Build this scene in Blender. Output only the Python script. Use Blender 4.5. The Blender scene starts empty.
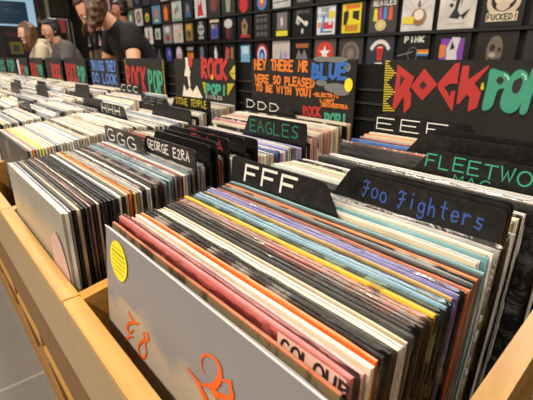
import bpy, bmesh, math, random
from mathutils import Vector, Matrix, Euler, noise
PI = math.pi
C = bpy.context.scene.collection
EYE = 1.15                       # camera height above the floor
rnd = random.Random(7)

# ---------------------------------------------------------------- camera
FPX, CX, CY = 400.0, 266.5, 200.0
PITCH = math.atan(143/400.0); AZ = math.radians(41.13)
HD = (-math.cos(AZ), math.sin(AZ)); RT = (math.sin(AZ), math.cos(AZ))
def ray(px, py):
    u = (px-CX)/FPX; v = -(py-CY)/FPX
    fw = math.cos(PITCH)+v*math.sin(PITCH); up = -math.sin(PITCH)+v*math.cos(PITCH)
    return Vector((HD[0]*fw+RT[0]*u, HD[1]*fw+RT[1]*u, up))
EYEV = Vector((0, 0, EYE))
def on_plane(px, py, p0, n):
    r = ray(px, py); t = (p0-EYEV).dot(n)/r.dot(n)
    return EYEV+r*t
cam = bpy.data.cameras.new('camera'); camo = bpy.data.objects.new('camera', cam); C.objects.link(camo)
cam.sensor_width = 36; cam.lens = 36*FPX/533
camo.location = EYEV
fwd = Vector((HD[0]*math.cos(PITCH), HD[1]*math.cos(PITCH), -math.sin(PITCH)))
camo.rotation_euler = fwd.to_track_quat('-Z', 'Y').to_euler()
cam.clip_start = .01
cam.dof.use_dof = True; cam.dof.focus_distance = .42; cam.dof.aperture_fstop = 15.0
bpy.context.scene.camera = camo

# ---------------------------------------------------------------- materials
def lin(c):
    return tuple(((x/255)/12.92 if x/255 <= .04045 else (((x/255)+.055)/1.055)**2.4) for x in c)+(1,)
MC = {}
def new_mat(name):
    m = bpy.data.materials.new(name); m.use_nodes = True
    nt = m.node_tree
    return m, nt, nt.nodes['Principled BSDF']
def N(nt, t, **kw):
    n = nt.nodes.new(t)
    for k, v in kw.items():
        if k.startswith('i_'):
            n.inputs[k[2:].replace('_', ' ')].default_value = v
        else: setattr(n, k, v)
    return n
def paint(rgb, rough=.6, spec=.4, metal=0, emit=0):
    key = ('p', rgb, rough, spec, metal, emit)
    if key in MC: return MC[key]
    m, nt, b = new_mat('paint')
    L = nt.links
    tc = N(nt, 'ShaderNodeTexCoord'); no = N(nt, 'ShaderNodeTexNoise'); no.inputs['Scale'].default_value = 60
    L.new(tc.outputs['Object'], no.inputs['Vector'])
    mr = N(nt, 'ShaderNodeMapRange'); mr.inputs['To Min'].default_value = .88; mr.inputs['To Max'].default_value = 1.12
    L.new(no.outputs['Fac'], mr.inputs['Value'])
    mx = N(nt, 'ShaderNodeVectorMath', operation='SCALE'); mx.inputs[0].default_value = lin(rgb)[:3]
    L.new(mr.outputs[0], mx.inputs['Scale']); L.new(mx.outputs[0], b.inputs['Base Color'])
    b.inputs['Roughness'].default_value = rough; b.inputs['Specular IOR Level'].default_value = spec
    b.inputs['Metallic'].default_value = metal
    if emit:
        b.inputs['Emission Color'].default_value = lin(rgb); b.inputs['Emission Strength'].default_value = emit
    MC[key] = m; return m
def art(rgb, rgb2, scale=14, thr=.52, rough=.38, edge=None, bands=0.0, soft=.08, aniso=(1, 1, 1)):
    """printed card: two inks broken up by noise, worn paper at the top fold"""
    key = ('a', rgb, rgb2, scale, thr, rough, edge, bands, soft, aniso)
    if key in MC: return MC[key]
    m, nt, b = new_mat('printed_card'); L = nt.links
    tc = N(nt, 'ShaderNodeTexCoord'); oi = N(nt, 'ShaderNodeObjectInfo')
    mul = N(nt, 'ShaderNodeVectorMath', operation='SCALE'); mul.inputs['Scale'].default_value = 37
    cmb = N(nt, 'ShaderNodeCombineXYZ')
    for k in 'XYZ': L.new(oi.outputs['Random'], cmb.inputs[k])
    L.new(cmb.outputs[0], mul.inputs[0])
    st = N(nt, 'ShaderNodeVectorMath', operation='MULTIPLY'); st.inputs[1].default_value = aniso
    L.new(tc.outputs['Object'], st.inputs[0])
    ad = N(nt, 'ShaderNodeVectorMath', operation='ADD'); L.new(st.outputs[0], ad.inputs[0]); L.new(mul.outputs[0], ad.inputs[1])
    no = N(nt, 'ShaderNodeTexNoise'); no.inputs['Scale'].default_value = scale; no.inputs['Detail'].default_value = 4
    L.new(ad.outputs[0], no.inputs['Vector'])
    mr = N(nt, 'ShaderNodeMapRange'); mr.inputs['From Min'].default_value = thr-soft; mr.inputs['From Max'].default_value = thr+soft
    L.new(no.outputs['Fac'], mr.inputs['Value'])
    mx = N(nt, 'ShaderNodeMix', data_type='RGBA'); mx.inputs['A'].default_value = lin(rgb); mx.inputs['B'].default_value = lin(rgb2)
    L.new(mr.outputs[0], mx.inputs['Factor'])
    out = mx.outputs['Result']
    # paper edge showing on the top fold and the open end
    sp = N(nt, 'ShaderNodeSeparateXYZ'); L.new(tc.outputs['Object'], sp.inputs[0])
    gt = N(nt, 'ShaderNodeMath', operation='GREATER_THAN'); gt.inputs[1].default_value = .3108
    L.new(sp.outputs['Z'], gt.inputs[0])
    n2 = N(nt, 'ShaderNodeTexNoise'); n2.inputs['Scale'].default_value = 90; L.new(ad.outputs[0], n2.inputs['Vector'])
    m2 = N(nt, 'ShaderNodeMath', operation='MULTIPLY'); L.new(gt.outputs[0], m2.inputs[0]); L.new(n2.outputs['Fac'], m2.inputs[1])
    e = edge or tuple(min(255, int(x*.6+100)) for x in rgb)
    mx2 = N(nt, 'ShaderNodeMix', data_type='RGBA'); mx2.inputs['B'].default_value = lin(e)
    L.new(out, mx2.inputs['A']); L.new(m2.outputs[0], mx2.inputs['Factor'])
    L.new(mx2.outputs['Result'], b.inputs['Base Color'])
    b.inputs['Roughness'].default_value = rough; b.inputs['Specular IOR Level'].default_value = .45
    bp = N(nt, 'ShaderNodeBump'); bp.inputs['Strength'].default_value = .12; bp.inputs['Distance'].default_value = .002
    L.new(n2.outputs['Fac'], bp.inputs['Height']); L.new(bp.outputs[0], b.inputs['Normal'])
    MC[key] = m; return m
def wood_mat(c1, c2, name='birch_ply', axis='X', rough=.38):
    m, nt, b = new_mat(name); L = nt.links
    tc = N(nt, 'ShaderNodeTexCoord'); mp = N(nt, 'ShaderNodeMapping')
    sc = {'X': (1.5, 30, 30), 'Y': (30, 1.5, 30), 'Z': (30, 30, 1.5)}[axis]
    mp.inputs['Scale'].default_value = sc
    L.new(tc.outputs['Object'], mp.inputs['Vector'])
    no = N(nt, 'ShaderNodeTexNoise'); no.inputs['Scale'].default_value = 3; no.inputs['Detail'].default_value = 6
    L.new(mp.outputs[0], no.inputs['Vector'])
    cr = N(nt, 'ShaderNodeValToRGB'); cr.color_ramp.elements[0].position = .3; cr.color_ramp.elements[1].position = .7
    cr.color_ramp.elements[0].color = lin(c1); cr.color_ramp.elements[1].color = lin(c2)
    L.new(no.outputs['Fac'], cr.inputs['Fac']); L.new(cr.outputs[0], b.inputs['Base Color'])
    b.inputs['Roughness'].default_value = rough
    bp = N(nt, 'ShaderNodeBump'); bp.inputs['Strength'].default_value = .05; L.new(no.outputs['Fac'], bp.inputs['Height']); L.new(bp.outputs[0], b.inputs['Normal'])
    return m
WOOD = wood_mat((178, 128, 54), (202, 152, 76))
WOODY = wood_mat((178, 128, 54), (202, 152, 76), axis='Y')
PANELM = wood_mat((150, 120, 76), (162, 132, 86), 'beige_panel', rough=.3)  # front panels, a greyer and darker beige than the rail wood
def plastic_mat(strength=.4, name='clear_film'):
    m, nt, b = new_mat(name); L = nt.links
    nt.nodes.remove(b)
    out = [n for n in nt.nodes if n.type == 'OUTPUT_MATERIAL'][0]
    tr = N(nt, 'ShaderNodeBsdfTransparent'); gl = N(nt, 'ShaderNodeBsdfGlossy'); gl.inputs['Roughness'].default_value = .14
    tc = N(nt, 'ShaderNodeTexCoord'); oi = N(nt, 'ShaderNodeObjectInfo')
    ad = N(nt, 'ShaderNodeVectorMath', operation='ADD'); L.new(tc.outputs['Object'], ad.inputs[0]); L.new(oi.outputs['Random'], ad.inputs[1])
    no = N(nt, 'ShaderNodeTexNoise'); no.inputs['Scale'].default_value = 55; no.inputs['Detail'].default_value = 3; no.inputs['Distortion'].default_value = .8
    L.new(ad.outputs[0], no.inputs['Vector'])
    bp = N(nt, 'ShaderNodeBump'); bp.inputs['Strength'].default_value = strength; bp.inputs['Distance'].default_value = .004
    L.new(no.outputs['Fac'], bp.inputs['Height']); L.new(bp.outputs[0], gl.inputs['Normal'])
    fr = N(nt, 'ShaderNodeFresnel'); fr.inputs['IOR'].default_value = 1.5; L.new(bp.outputs[0], fr.inputs['Normal'])
    ml = N(nt, 'ShaderNodeMath', operation='MULTIPLY_ADD'); ml.inputs[1].default_value = .9; ml.inputs[2].default_value = .02
    L.new(fr.outputs[0], ml.inputs[0])
    mx = N(nt, 'ShaderNodeMixShader'); L.new(ml.outputs[0], mx.inputs[0]); L.new(tr.outputs[0], mx.inputs[1]); L.new(gl.outputs[0], mx.inputs[2])
    L.new(mx.outputs[0], out.inputs['Surface'])
    return m
FILM = plastic_mat(); FILM_FLAT = plastic_mat(.06, 'taut_clear_film')
BLACKP = None
def black_plastic():
    m, nt, b = new_mat('black_polypropylene'); L = nt.links
    tc = N(nt, 'ShaderNodeTexCoord'); no = N(nt, 'ShaderNodeTexNoise'); no.inputs['Scale'].default_value = 120; no.inputs['Detail'].default_value = 5
    L.new(tc.outputs['Object'], no.inputs['Vector'])
    cr = N(nt, 'ShaderNodeValToRGB'); cr.color_ramp.elements[0].position = .45; cr.color_ramp.elements[1].position = .8
    cr.color_ramp.elements[0].color = lin((17, 16, 16)); cr.color_ramp.elements[1].color = lin((40, 38, 35))
    L.new(no.outputs['Fac'], cr.inputs['Fac']); L.new(cr.outputs[0], b.inputs['Base Color'])
    b.inputs['Roughness'].default_value = .33; b.inputs['Specular IOR Level'].default_value = .4
    return m
BLACKP = black_plastic()
BOARD = paint((40, 37, 33), .75, .2)
BLK = paint((14, 13, 13), .7, .2)

# ---------------------------------------------------------------- object helpers
def tag(o, label=None, cat=None, group=None, kind=None):
    if label: o['label'] = label
    if cat: o['category'] = cat
    if group: o['group'] = group
    if kind: o['kind'] = kind
    return o
def empty(name, loc=(0, 0, 0), rot=(0, 0, 0)):
    o = bpy.data.objects.new(name, None); C.objects.link(o); o.location = loc; o.rotation_euler = rot
    o.empty_display_size = .02
    return o
def link(name, bm, mats, parent=None, smooth=False):
    me = bpy.data.meshes.new(name); bm.to_mesh(me); bm.free()
    if not isinstance(mats, (list, tuple)): mats = [mats]
    for m in mats: me.materials.append(m)
    if smooth:
        for p in me.polygons: p.use_smooth = True
    o = bpy.data.objects.new(name, me); C.objects.link(o)
    if parent: o.parent = parent
    return o
def box(bm, x0, x1, y0, y1, z0, z1, mi=0, bev=0):
    vs = [bm.verts.new((x, y, z)) for x in (x0, x1) for y in (y0, y1) for z in (z0, z1)]
    fs = []
    for q in ((0, 1, 3, 2), (4, 6, 7, 5), (0, 4, 5, 1), (2, 3, 7, 6), (0, 2, 6, 4), (1, 5, 7, 3)):
        f = bm.faces.new([vs[k] for k in q]); f.material_index = mi; fs.append(f)
    if bev:
        es = list({e for f in fs for e in f.edges})
        bmesh.ops.bevel(bm, geom=es, offset=bev, segments=2, affect='EDGES')
def hexa(bm, prof, x0, x1, mi=0):
    """prism of a y-z outline between two x values"""
    a = [bm.verts.new((x0, y, z)) for y, z in prof]; b = [bm.verts.new((x1, y, z)) for y, z in prof]
    n = len(prof)
    f = bm.faces.new(a); f.material_index = mi
    f = bm.faces.new(b[::-1]); f.material_index = mi
    for i in range(n):
        f = bm.faces.new((a[i], b[i], b[(i+1) % n], a[(i+1) % n])); f.material_index = mi
def slab(bm, outline, y0, y1, mi=0):
    """outline in x-z extruded along y"""
    a = [bm.verts.new((x, y0, z)) for x, z in outline]; b = [bm.verts.new((x, y1, z)) for x, z in outline]
    n = len(outline)
    bm.faces.new(a).material_index = mi; bm.faces.new(b[::-1]).material_index = mi
    for i in range(n):
        bm.faces.new((a[(i+1) % n], b[(i+1) % n], b[i], a[i])).material_index = mi
def poly(bm, pts, y, mi=0):
    try:
        QN[0] = (QN[0]+1) % 23
        f = bm.faces.new([bm.verts.new((p[0], y-QN[0]*1e-5, p[1])) for p in pts]); f.material_index = mi
    except ValueError: pass
QN = [0]
def ribbon(bm, pts, w, y, mi=0, closed=False, cap=True):
    """flat marker stroke in the x-z plane; w a number or one width per point"""
    n = len(pts)
    if not isinstance(w, (list, tuple)): w = [w]*n
    P = [Vector((p[0], p[1])) for p in pts]
    L_, R_ = [], []
    for i in range(n):
        a = P[i-1] if (i > 0 or closed) else P[i]; b = P[(i+1) % n] if (i < n-1 or closed) else P[i]
        d1 = (P[i]-a); d2 = (b-P[i])
        if d1.length < 1e-9: d1 = d2
        if d2.length < 1e-9: d2 = d1
        if d1.length < 1e-9: return
        d1 = d1.normalized(); d2 = d2.normalized()
        t = d1+d2
        t = t.normalized() if t.length > .3 else d1
        nn = Vector((-t.y, t.x)); c = max(.55, nn.dot(Vector((-d1.y, d1.x))))
        ext = Vector((0, 0))
        if cap and not closed and i == 0: ext = -d2*w[i]*.35
        if cap and not closed and i == n-1: ext = d1*w[i]*.35
        L_.append(P[i]+ext+nn*w[i]/2/c); R_.append(P[i]+ext-nn*w[i]/2/c)
    m = n if closed else n-1
    for i in range(m):
        j = (i+1) % n
        QN[0] = (QN[0]+1) % 23; yq = y-QN[0]*1e-5
        f = bm.faces.new([bm.verts.new((p.x, yq, p.y)) for p in (L_[i], R_[i], R_[j], L_[j])]); f.material_index = mi
def arc(cx, cz, rx, rz, a0, a1, n=12):
    return [(cx+rx*math.cos(math.radians(a0+(a1-a0)*i/n)), cz+rz*math.sin(math.radians(a0+(a1-a0)*i/n))) for i in range(n+1)]
# hand-lettering, one stroke list per character in a unit box
o_ = arc(.5, .5, .5, .5, 90, 450, 12)
SF = {
 'A': [[(0, 0), (.45, 1), (.95, 0)], [(.2, .38), (.78, .38)]], 'B': [[(0, 0), (0, 1), (.7, .85), (.6, .58), (.05, .52), (.8, .4), (.8, .1), (0, 0)]],
 'C': [arc(.55, .5, .5, .5, 50, 310)], 'D': [[(0, 0), (0, 1)], [(0, 1), (.6, .92), (.9, .5), (.6, .08), (0, 0)]],
 'E': [[(.9, 1), (0, 1), (0, 0), (.9, 0)], [(0, .52), (.75, .52)]], 'F': [[(.95, 1), (.05, .98), (0, 0)], [(0, .5), (.72, .52)]],
 'G': [arc(.52, .5, .48, .5, 50, 300)+[(.95, .12), (.95, .48), (.6, .48)]], 'H': [[(0, 0), (0, 1)], [(.85, 0), (.85, 1)], [(0, .5), (.85, .5)]],
 'I': [[(.5, 0), (.5, 1)]], 'J': [[(.8, 1), (.8, .2), (.5, 0), (.1, .15)]], 'K': [[(0, 0), (0, 1)], [(.85, 1), (0, .45), (.9, 0)]],
 'L': [[(0, 1), (0, 0), (.8, 0)]], 'M': [[(0, 0), (.1, 1), (.5, .4), (.9, 1), (1, 0)]], 'N': [[(0, 0), (.05, 1), (.8, 0), (.85, 1)]],
 'O': [o_], 'P': [[(0, 0), (0, 1), (.7, .95), (.85, .72), (.6, .48), (0, .45)]], 'Q': [o_, [(.6, .3), (1, 0)]],
 'R': [[(0, 0), (0, 1), (.7, .92), (.75, .65), (0, .48), (.85, 0)]], 'S': [[(.85, .9), (.45, 1), (.1, .82), (.2, .58), (.7, .45), (.85, .2), (.5, 0), (.05, .1)]],
 'T': [[(0, 1), (1, 1)], [(.5, 1), (.5, 0)]], 'U': [[(0, 1), (.05, .2), (.45, 0), (.8, .2), (.85, 1)]], 'V': [[(0, 1), (.45, 0), (.9, 1)]],
 'W': [[(0, 1), (.25, 0), (.5, .7), (.75, 0), (1, 1)]], 'Y': [[(0, 1), (.45, .5)], [(.9, 1), (.45, .5), (.4, 0)]], 'X': [[(0, 0), (.9, 1)], [(0, 1), (.9, 0)]],
 'Z': [[(0, 1), (.85, 1), (.05, 0), (.9, 0)]], '&': [[(.9, .1), (.2, .8), (.45, 1), (.6, .8), (.1, .3), (.4, 0), (.9, .45)]],
 '!': [[(.5, 1), (.45, .3)], [(.45, .08), (.45, 0)]], '-': [[(.2, .5), (.8, .5)]], '1': [[(.5, 1), (.5, 0)], [(.2, 1), (.8, 1)], [(.2, 0), (.8, 0)]],
 '2': [[(.1, .8), (.5, 1), (.85, .75), (.1, 0), (.9, 0)]],
 'o': [arc(.5, .3, .42, .32, 90, 450)], 'i': [[(.5, 0), (.5, .6)], [(.5, .85), (.52, .9)]], 'g': [arc(.45, .32, .35, .28, 0, 360), [(.8, .6), (.8, -.2), (.4, -.35), (.1, -.2)]],
 'h': [[(.1, 0), (.1, 1)], [(.1, .4), (.5, .6), (.75, .4), (.75, 0)]], 't': [[(.45, 1), (.45, .1), (.7, 0)], [(.15, .65), (.8, .65)]],
 'e': [[(.1, .32), (.85, .34), (.7, .6), (.3, .6), (.1, .3), (.35, 0), (.85, .1)]], 'r': [[(.15, 0), (.15, .6)], [(.15, .4), (.5, .6), (.8, .52)]],
 's': [[(.8, .55), (.3, .6), (.25, .35), (.75, .25), (.6, 0), (.1, .08)]], 'f': [[(.8, .95), (.5, 1), (.4, 0)], [(.1, .55), (.75, .55)]],
 '#': [[(.0, .85), (.2, 1), (.95, .9), (.6, .95), (.45, .3), (.2, -.1), (.0, .1)], [(.1, .5), (.85, .55)]],
}
def letters(bm, text, p0, p1, up, w, y, mi=0, fill=.78, jit=0, rr=None):
    """text from baseline point p0 to p1 (x,z), height vector up (x,z)"""
    p0 = Vector(p0); p1 = Vector(p1); up = Vector(up)
    n = len(text); adv = (p1-p0)/n
    for i, ch in enumerate(text):
        if ch == ' ' or ch not in SF: continue
        o = p0+adv*i
        j = (rr.uniform(-jit, jit) if rr else 0)
        for st in SF[ch]:
            ribbon(bm, [tuple(o+adv*fill*a+up*(b+j)) for a, b in st], w, y, mi)
def disc(bm, cx, cz, rx, rz, y, mi=0, n=18, rot=0):
    c, s = math.cos(rot), math.sin(rot)
    poly(bm, [(cx+rx*math.cos(2*PI*i/n)*c-rz*math.sin(2*PI*i/n)*s, cz+rx*math.cos(2*PI*i/n)*s+rz*math.sin(2*PI*i/n)*c) for i in range(n)][::1], y, mi)
def rect(bm, x0, x1, z0, z1, y, mi=0):
    poly(bm, [(x0, z0), (x1, z0), (x1, z1), (x0, z1)], y, mi)
def orient(bm):
    """all flat marks face the customer (-y)"""
    bm.normal_update()
    for f in bm.faces:
        if f.normal.y > 0: f.normal_flip()

# ---------------------------------------------------------------- the setting
X0, X1, Y0, Y1, ZC = -10.5, 3.2, -3.0, 3.215, 2.95
def struct(name, bm, mats):
    o = link(name, bm, mats); o['kind'] = 'structure'; return o
def tile_mat():
    m, nt, b = new_mat('grey_floor_tile'); L = nt.links
    tc = N(nt, 'ShaderNodeTexCoord'); mp = N(nt, 'ShaderNodeMapping'); mp.inputs['Location'].default_value = (1.5+.0, .3, 0)
    L.new(tc.outputs['Object'], mp.inputs['Vector'])
    br = N(nt, 'ShaderNodeTexBrick'); br.offset = 0; br.squash = 1
    br.inputs['Scale'].default_value = 1; br.inputs['Brick Width'].default_value = 1.2; br.inputs['Row Height'].default_value = .6
    br.inputs['Mortar Size'].default_value = .006
    br.inputs['Color1'].default_value = lin((122, 116, 108)); br.inputs['Color2'].default_value = lin((128, 122, 114)); br.inputs['Mortar'].default_value = lin((158, 154, 146))
    L.new(mp.outputs[0], br.inputs['Vector'])
    no = N(nt, 'ShaderNodeTexNoise'); no.inputs['Scale'].default_value = 9; L.new(tc.outputs['Object'], no.inputs['Vector'])
    mx = N(nt, 'ShaderNodeMix', data_type='RGBA', blend_type='MULTIPLY'); mx.inputs['Factor'].default_value = .15
    L.new(br.outputs['Color'], mx.inputs['A']); L.new(no.outputs['Color'], mx.inputs['B']); L.new(mx.outputs['Result'], b.inputs['Base Color'])
    b.inputs['Roughness'].default_value = .4
    return m
bm = bmesh.new(); box(bm, X0, X1, Y0, Y1+.1, -.1, 0); struct('floor', bm, tile_mat())
bm = bmesh.new(); box(bm, X0, X1, Y0, Y1+.1, ZC, ZC+.1); struct('ceiling', bm, paint((60, 56, 52), .8))
WALLM = paint((22, 21, 21), .7, .3)
bm = bmesh.new(); box(bm, X0, X1, Y1, Y1+.1, 0, ZC); struct('wall_back', bm, WALLM)
bm = bmesh.new(); box(bm, X0, X1, Y0-.1, Y0, 0, ZC); struct('wall_front', bm, paint((150, 140, 125), .8))
bm = bmesh.new(); box(bm, X0-.1, X0, Y0-.1, Y1+.1, 0, ZC); struct('wall_left', bm, paint((44, 38, 36), .7))
bm = bmesh.new(); box(bm, X1, X1+.1, Y0-.1, Y1+.1, 0, ZC); struct('wall_right', bm, paint((150, 140, 125), .8))

# ---------------------------------------------------------------- the record bins
PIT = .378
def seam(i): return -.062-PIT*i           # right-hand seam of column i; left-hand is seam(i+1)
ZT = [(.0, -.170), (.10, -.170), (.2, -.163), (.28, -.152), (.33, -.143), (.45, -.151), (.466, -.145), (.508, -.152), (.526, -.133), (.6, -.123), (.66, -.118)]
def ztop(y):
    if y <= ZT[0][0]: return ZT[0][1]
    for (a, b), (c, d) in zip(ZT, ZT[1:]):
        if y <= c: return b+(d-b)*(y-a)/(c-a)
    return ZT[-1][1]
HS = .3125
def zfloor(y): return EYE+ztop(y)-HS+.0005
YEND = .655
ORD = ['zeroth', 'first', 'second', 'third', 'fourth', 'fifth', 'sixth', 'seventh', 'eighth', 'ninth', 'tenth', 'eleventh', 'twelfth', 'thirteenth', 'fourteenth', 'fifteenth', 'sixteenth', 'seventeenth', 'eighteenth', 'nineteenth', 'twentieth']
def ordn(n):
    if n <= 20: return ORD[n]
    t = ['', '', 'twenty', 'thirty', 'forty', 'fifty', 'sixty', 'seventy', 'eighty', 'ninety'][n//10]
    return t+'-'+ORD[n % 10] if n % 10 else t[:-1]+'ieth'
BINWORD = {-1: 'bin cut off at the right edge', 0: 'nearest bin', 1: 'second bin', 2: 'third bin', 3: 'fourth bin', 4: 'fifth bin', 5: 'sixth bin', 6: 'seventh bin', 7: 'eighth bin', 8: 'ninth bin', 9: 'tenth bin', 10: 'eleventh bin', 11: 'twelfth bin', 12: 'thirteenth bin'}
def make_bin(i):
    xr, xl = seam(i), seam(i+1)
    t = empty('record_bin', ((xl+xr)/2, .08, EYE-.5))
    lab = {-1: 'birch plywood record bin cut off at the right edge of the photo', 0: 'birch plywood record bin nearest the viewer, behind the corner joint'}.get(i, f'birch plywood record bin, {ordn(i+1)} along the row from the right')
    tag(t, lab, 'record bin', 'plywood record bins in a row')
    def P(name, bm, m, par=t):
        bmesh.ops.translate(bm, verts=bm.verts, vec=-Vector(t.location)); return link(name, bm, m, par)
    g = .0004
    bm = bmesh.new(); box(bm, xl+g, xr-g, .082, .0995, EYE-.372, EYE-.2665); P('front_panel', bm, PANELM)
    bm = bmesh.new(); box(bm, xl+g, xr-g, .0905, .0985, EYE-.4995, EYE-.3725); P('apron', bm, paint((112, 78, 40), .6))
    bm = bmesh.new(); box(bm, xl+g, xr-g, .080, .100, EYE-.2665, EYE-.258, bev=.0012); P('rail', bm, WOOD)
    # side divider on the left-hand seam rising towards the back
    bm = bmesh.new()
    prof = [(.1, EYE-.5), (.1, EYE-.2595), (.5, EYE-.186), (YEND, EYE-.165), (YEND, EYE-.5)]
    hexa(bm, prof, xl-.009, xl+.009); d = P('side_divider', bm, WOODY)
    bm = bmesh.new()
    ys = [.1, .2, .28, .33, .45, .466, .6, YEND]
    prof = [(y, zfloor(y)-.0008) for y in ys]+[(y, zfloor(y)-.013) for y in ys[::-1]]
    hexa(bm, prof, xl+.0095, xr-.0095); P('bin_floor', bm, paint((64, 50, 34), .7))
    return t
for i in range(-1, 13): make_bin(i)

# one long plywood stand under the bins, mirrored towards the other aisle
XL_, XR_ = seam(13), seam(-1)+.009
st = empty('display_stand', ((XL_+XR_)/2, .64, 0)); tag(st, 'long birch plywood stand with open shelves under the record bins', 'display stand')
def SP(name, bm, m):
    bmesh.ops.translate(bm, verts=bm.verts, vec=-Vector(st.location)); return link(name, bm, m, st)
for k in range(-1, 14):
    x = seam(k)
    bm = bmesh.new(); hexa(bm, [(.17, .075), (.14, .33), (.14, EYE-.5005), (1.2, EYE-.5005), (1.2, .075)], x-.010, x+.010)
    SP('upright', bm, wood_mat((150, 105, 50), (170, 122, 62), 'birch_upright', 'Z') if k == -1 else bpy.data.materials['birch_upright'])
for k in range(-1, 13):
    bm = bmesh.new(); box(bm, seam(k+1)+.0105, seam(k)-.0105, .142, 1.19, .312, .330); SP('shelf', bm, WOOD)
    bm = bmesh.new(); box(bm, seam(k+1)+.0105, seam(k)-.0105, .60, .615, .3305, EYE-.52); SP('back_board', bm, paint((120, 84, 42), .6))
bm = bmesh.new(); box(bm, XL_-.01, XR_, .165, 1.19, 0, .0745); SP('plinth', bm, paint((150, 108, 52), .6))
pt = empty('partition_board', ((XL_+XR_)/2, .66, EYE-.5)); tag(pt, 'black partition board standing behind the row of genre signs', 'partition')
def PP(name, bm, m, o):
    bmesh.ops.translate(bm, verts=bm.verts, vec=-Vector(o.location)); return link(name, bm, m, o)
bm = bmesh.new(); box(bm, XL_-.01, XR_, .6595, .672, EYE-.4995, EYE-.012); PP('board', bm, paint((12, 12, 12), .6, .2), pt)
for z in (-.06, -.085, -.115):
    bm = bmesh.new(); box(bm, XL_-.01, XR_, .6555, .6594, EYE+z, EYE+z+.004); PP('slat', bm, paint((48, 44, 40), .4), pt)
rb_ = empty('rear_bin', ((XL_+XR_)/2, .95, EYE-.5)); tag(rb_, 'birch plywood bin along the far side of the stand, behind the partition', 'record bin')
bm = bmesh.new(); box(bm, XL_-.01, XR_, .6725, 1.199, EYE-.4995, EYE-.47); PP('tray', bm, WOOD, rb_)
bm = bmesh.new(); box(bm, XL_-.01, XR_, 1.1995, 1.22, EYE-.4995, EYE-.258); PP('front_panel', bm, PANELM, rb_)

# ---------------------------------------------------------------- record sleeves
def sleeve_mesh(t, seed, w=.3125, h=HS):
    r = random.Random(seed)
    nx, nz = 12, 7
    bm = bmesh.new(); off = r.uniform(0, 50); V = {}
    corner = r.uniform(.0005, .0025)
    for s in (-1, 1):
        for i in range(nx+1):
            for j in range(nz+1):
                x = -w/2+w*i/nx; z = h*j/nz
                if j == nz:
                    z += .0007*noise.noise(Vector((x*14+off, 0, 0)))-.0004
                    if i in (0, nx): z -= corner*.5
                if j == nz and i in (0, nx): x -= math.copysign(corner*.4, x)
                rr_ = math.hypot(x, z-h/2)
                th = t*(.5 if rr_ < .15 else .42)
                V[s, i, j] = bm.verts.new((x, s*th+.0006*noise.noise(Vector((x*9+off, z*9, 1))), z))
    for i in range(nx):
        for j in range(nz):
            bm.faces.new((V[-1, i, j], V[-1, i+1, j], V[-1, i+1, j+1], V[-1, i, j+1]))
            bm.faces.new((V[1, i, j], V[1, i, j+1], V[1, i+1, j+1], V[1, i+1, j]))
    for i in range(nx):
        bm.faces.new((V[-1, i, nz], V[-1, i+1, nz], V[1, i+1, nz], V[1, i, nz]))
        bm.faces.new((V[-1, i, 0], V[1, i, 0], V[1, i+1, 0], V[-1, i+1, 0]))
    for j in range(nz):
        bm.faces.new((V[-1, 0, j], V[-1, 0, j+1], V[1, 0, j+1], V[1, 0, j]))
        bm.faces.new((V[-1, nx, j], V[1, nx, j], V[1, nx, j+1], V[-1, nx, j+1]))
    me = bpy.data.meshes.new('record_sleeve'); bm.to_mesh(me); bm.free()
    me.materials.append(BLK)
    return me
MESH = {}
for t in (26, 34, 44):
    for s in range(4): MESH[t, s] = sleeve_mesh(t/10000, t*10+s)
def film_mesh(t, seed):
    r = random.Random(seed); bm = bmesh.new(); off = r.uniform(0, 50)
    nx, nz = 30, 8; w = .3165; rows = []
    zs = [.0, .08, .16, .22, .26, .29, .305, .3125, .3160]
    for s in (-1, 1):
        g = []
        for i in range(nx+1):
            col = []
            for j, z in enumerate(zs):
                x = -w/2+.001+w*i/nx
                y = s*(t/2+.00035)+s*.0002*noise.noise(Vector((x*40+off, z*40, s)))
                zz = z
                if j == len(zs)-1:
                    y = s*(.0006)+.0012*noise.noise(Vector((x*35+off, 3, 0))); zz = z+.0018*noise.noise(Vector((x*50+off, 9, 0)))
                col.append(bm.verts.new((x, y, zz)))
            g.append(col)
        rows.append(g)
        for i in range(nx):
            for j in range(len(zs)-1):
                f = (g[i][j], g[i+1][j], g[i+1][j+1], g[i][j+1]); bm.faces.new(f if s < 0 else f[::-1])
    for j in range(len(zs)-1):
        bm.faces.new((rows[0][nx][j], rows[1][nx][j], rows[1][nx][j+1], rows[0][nx][j+1]))
    me = bpy.data.meshes.new('film'); bm.to_mesh(me); bm.free(); me.materials.append(FILM)
    for p in me.polygons: p.use_smooth = True
    return me
FM = {}
for t in (26, 34, 44):
    for s in range(3): FM[t, s] = film_mesh(t/10000, t*7+s)
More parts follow.
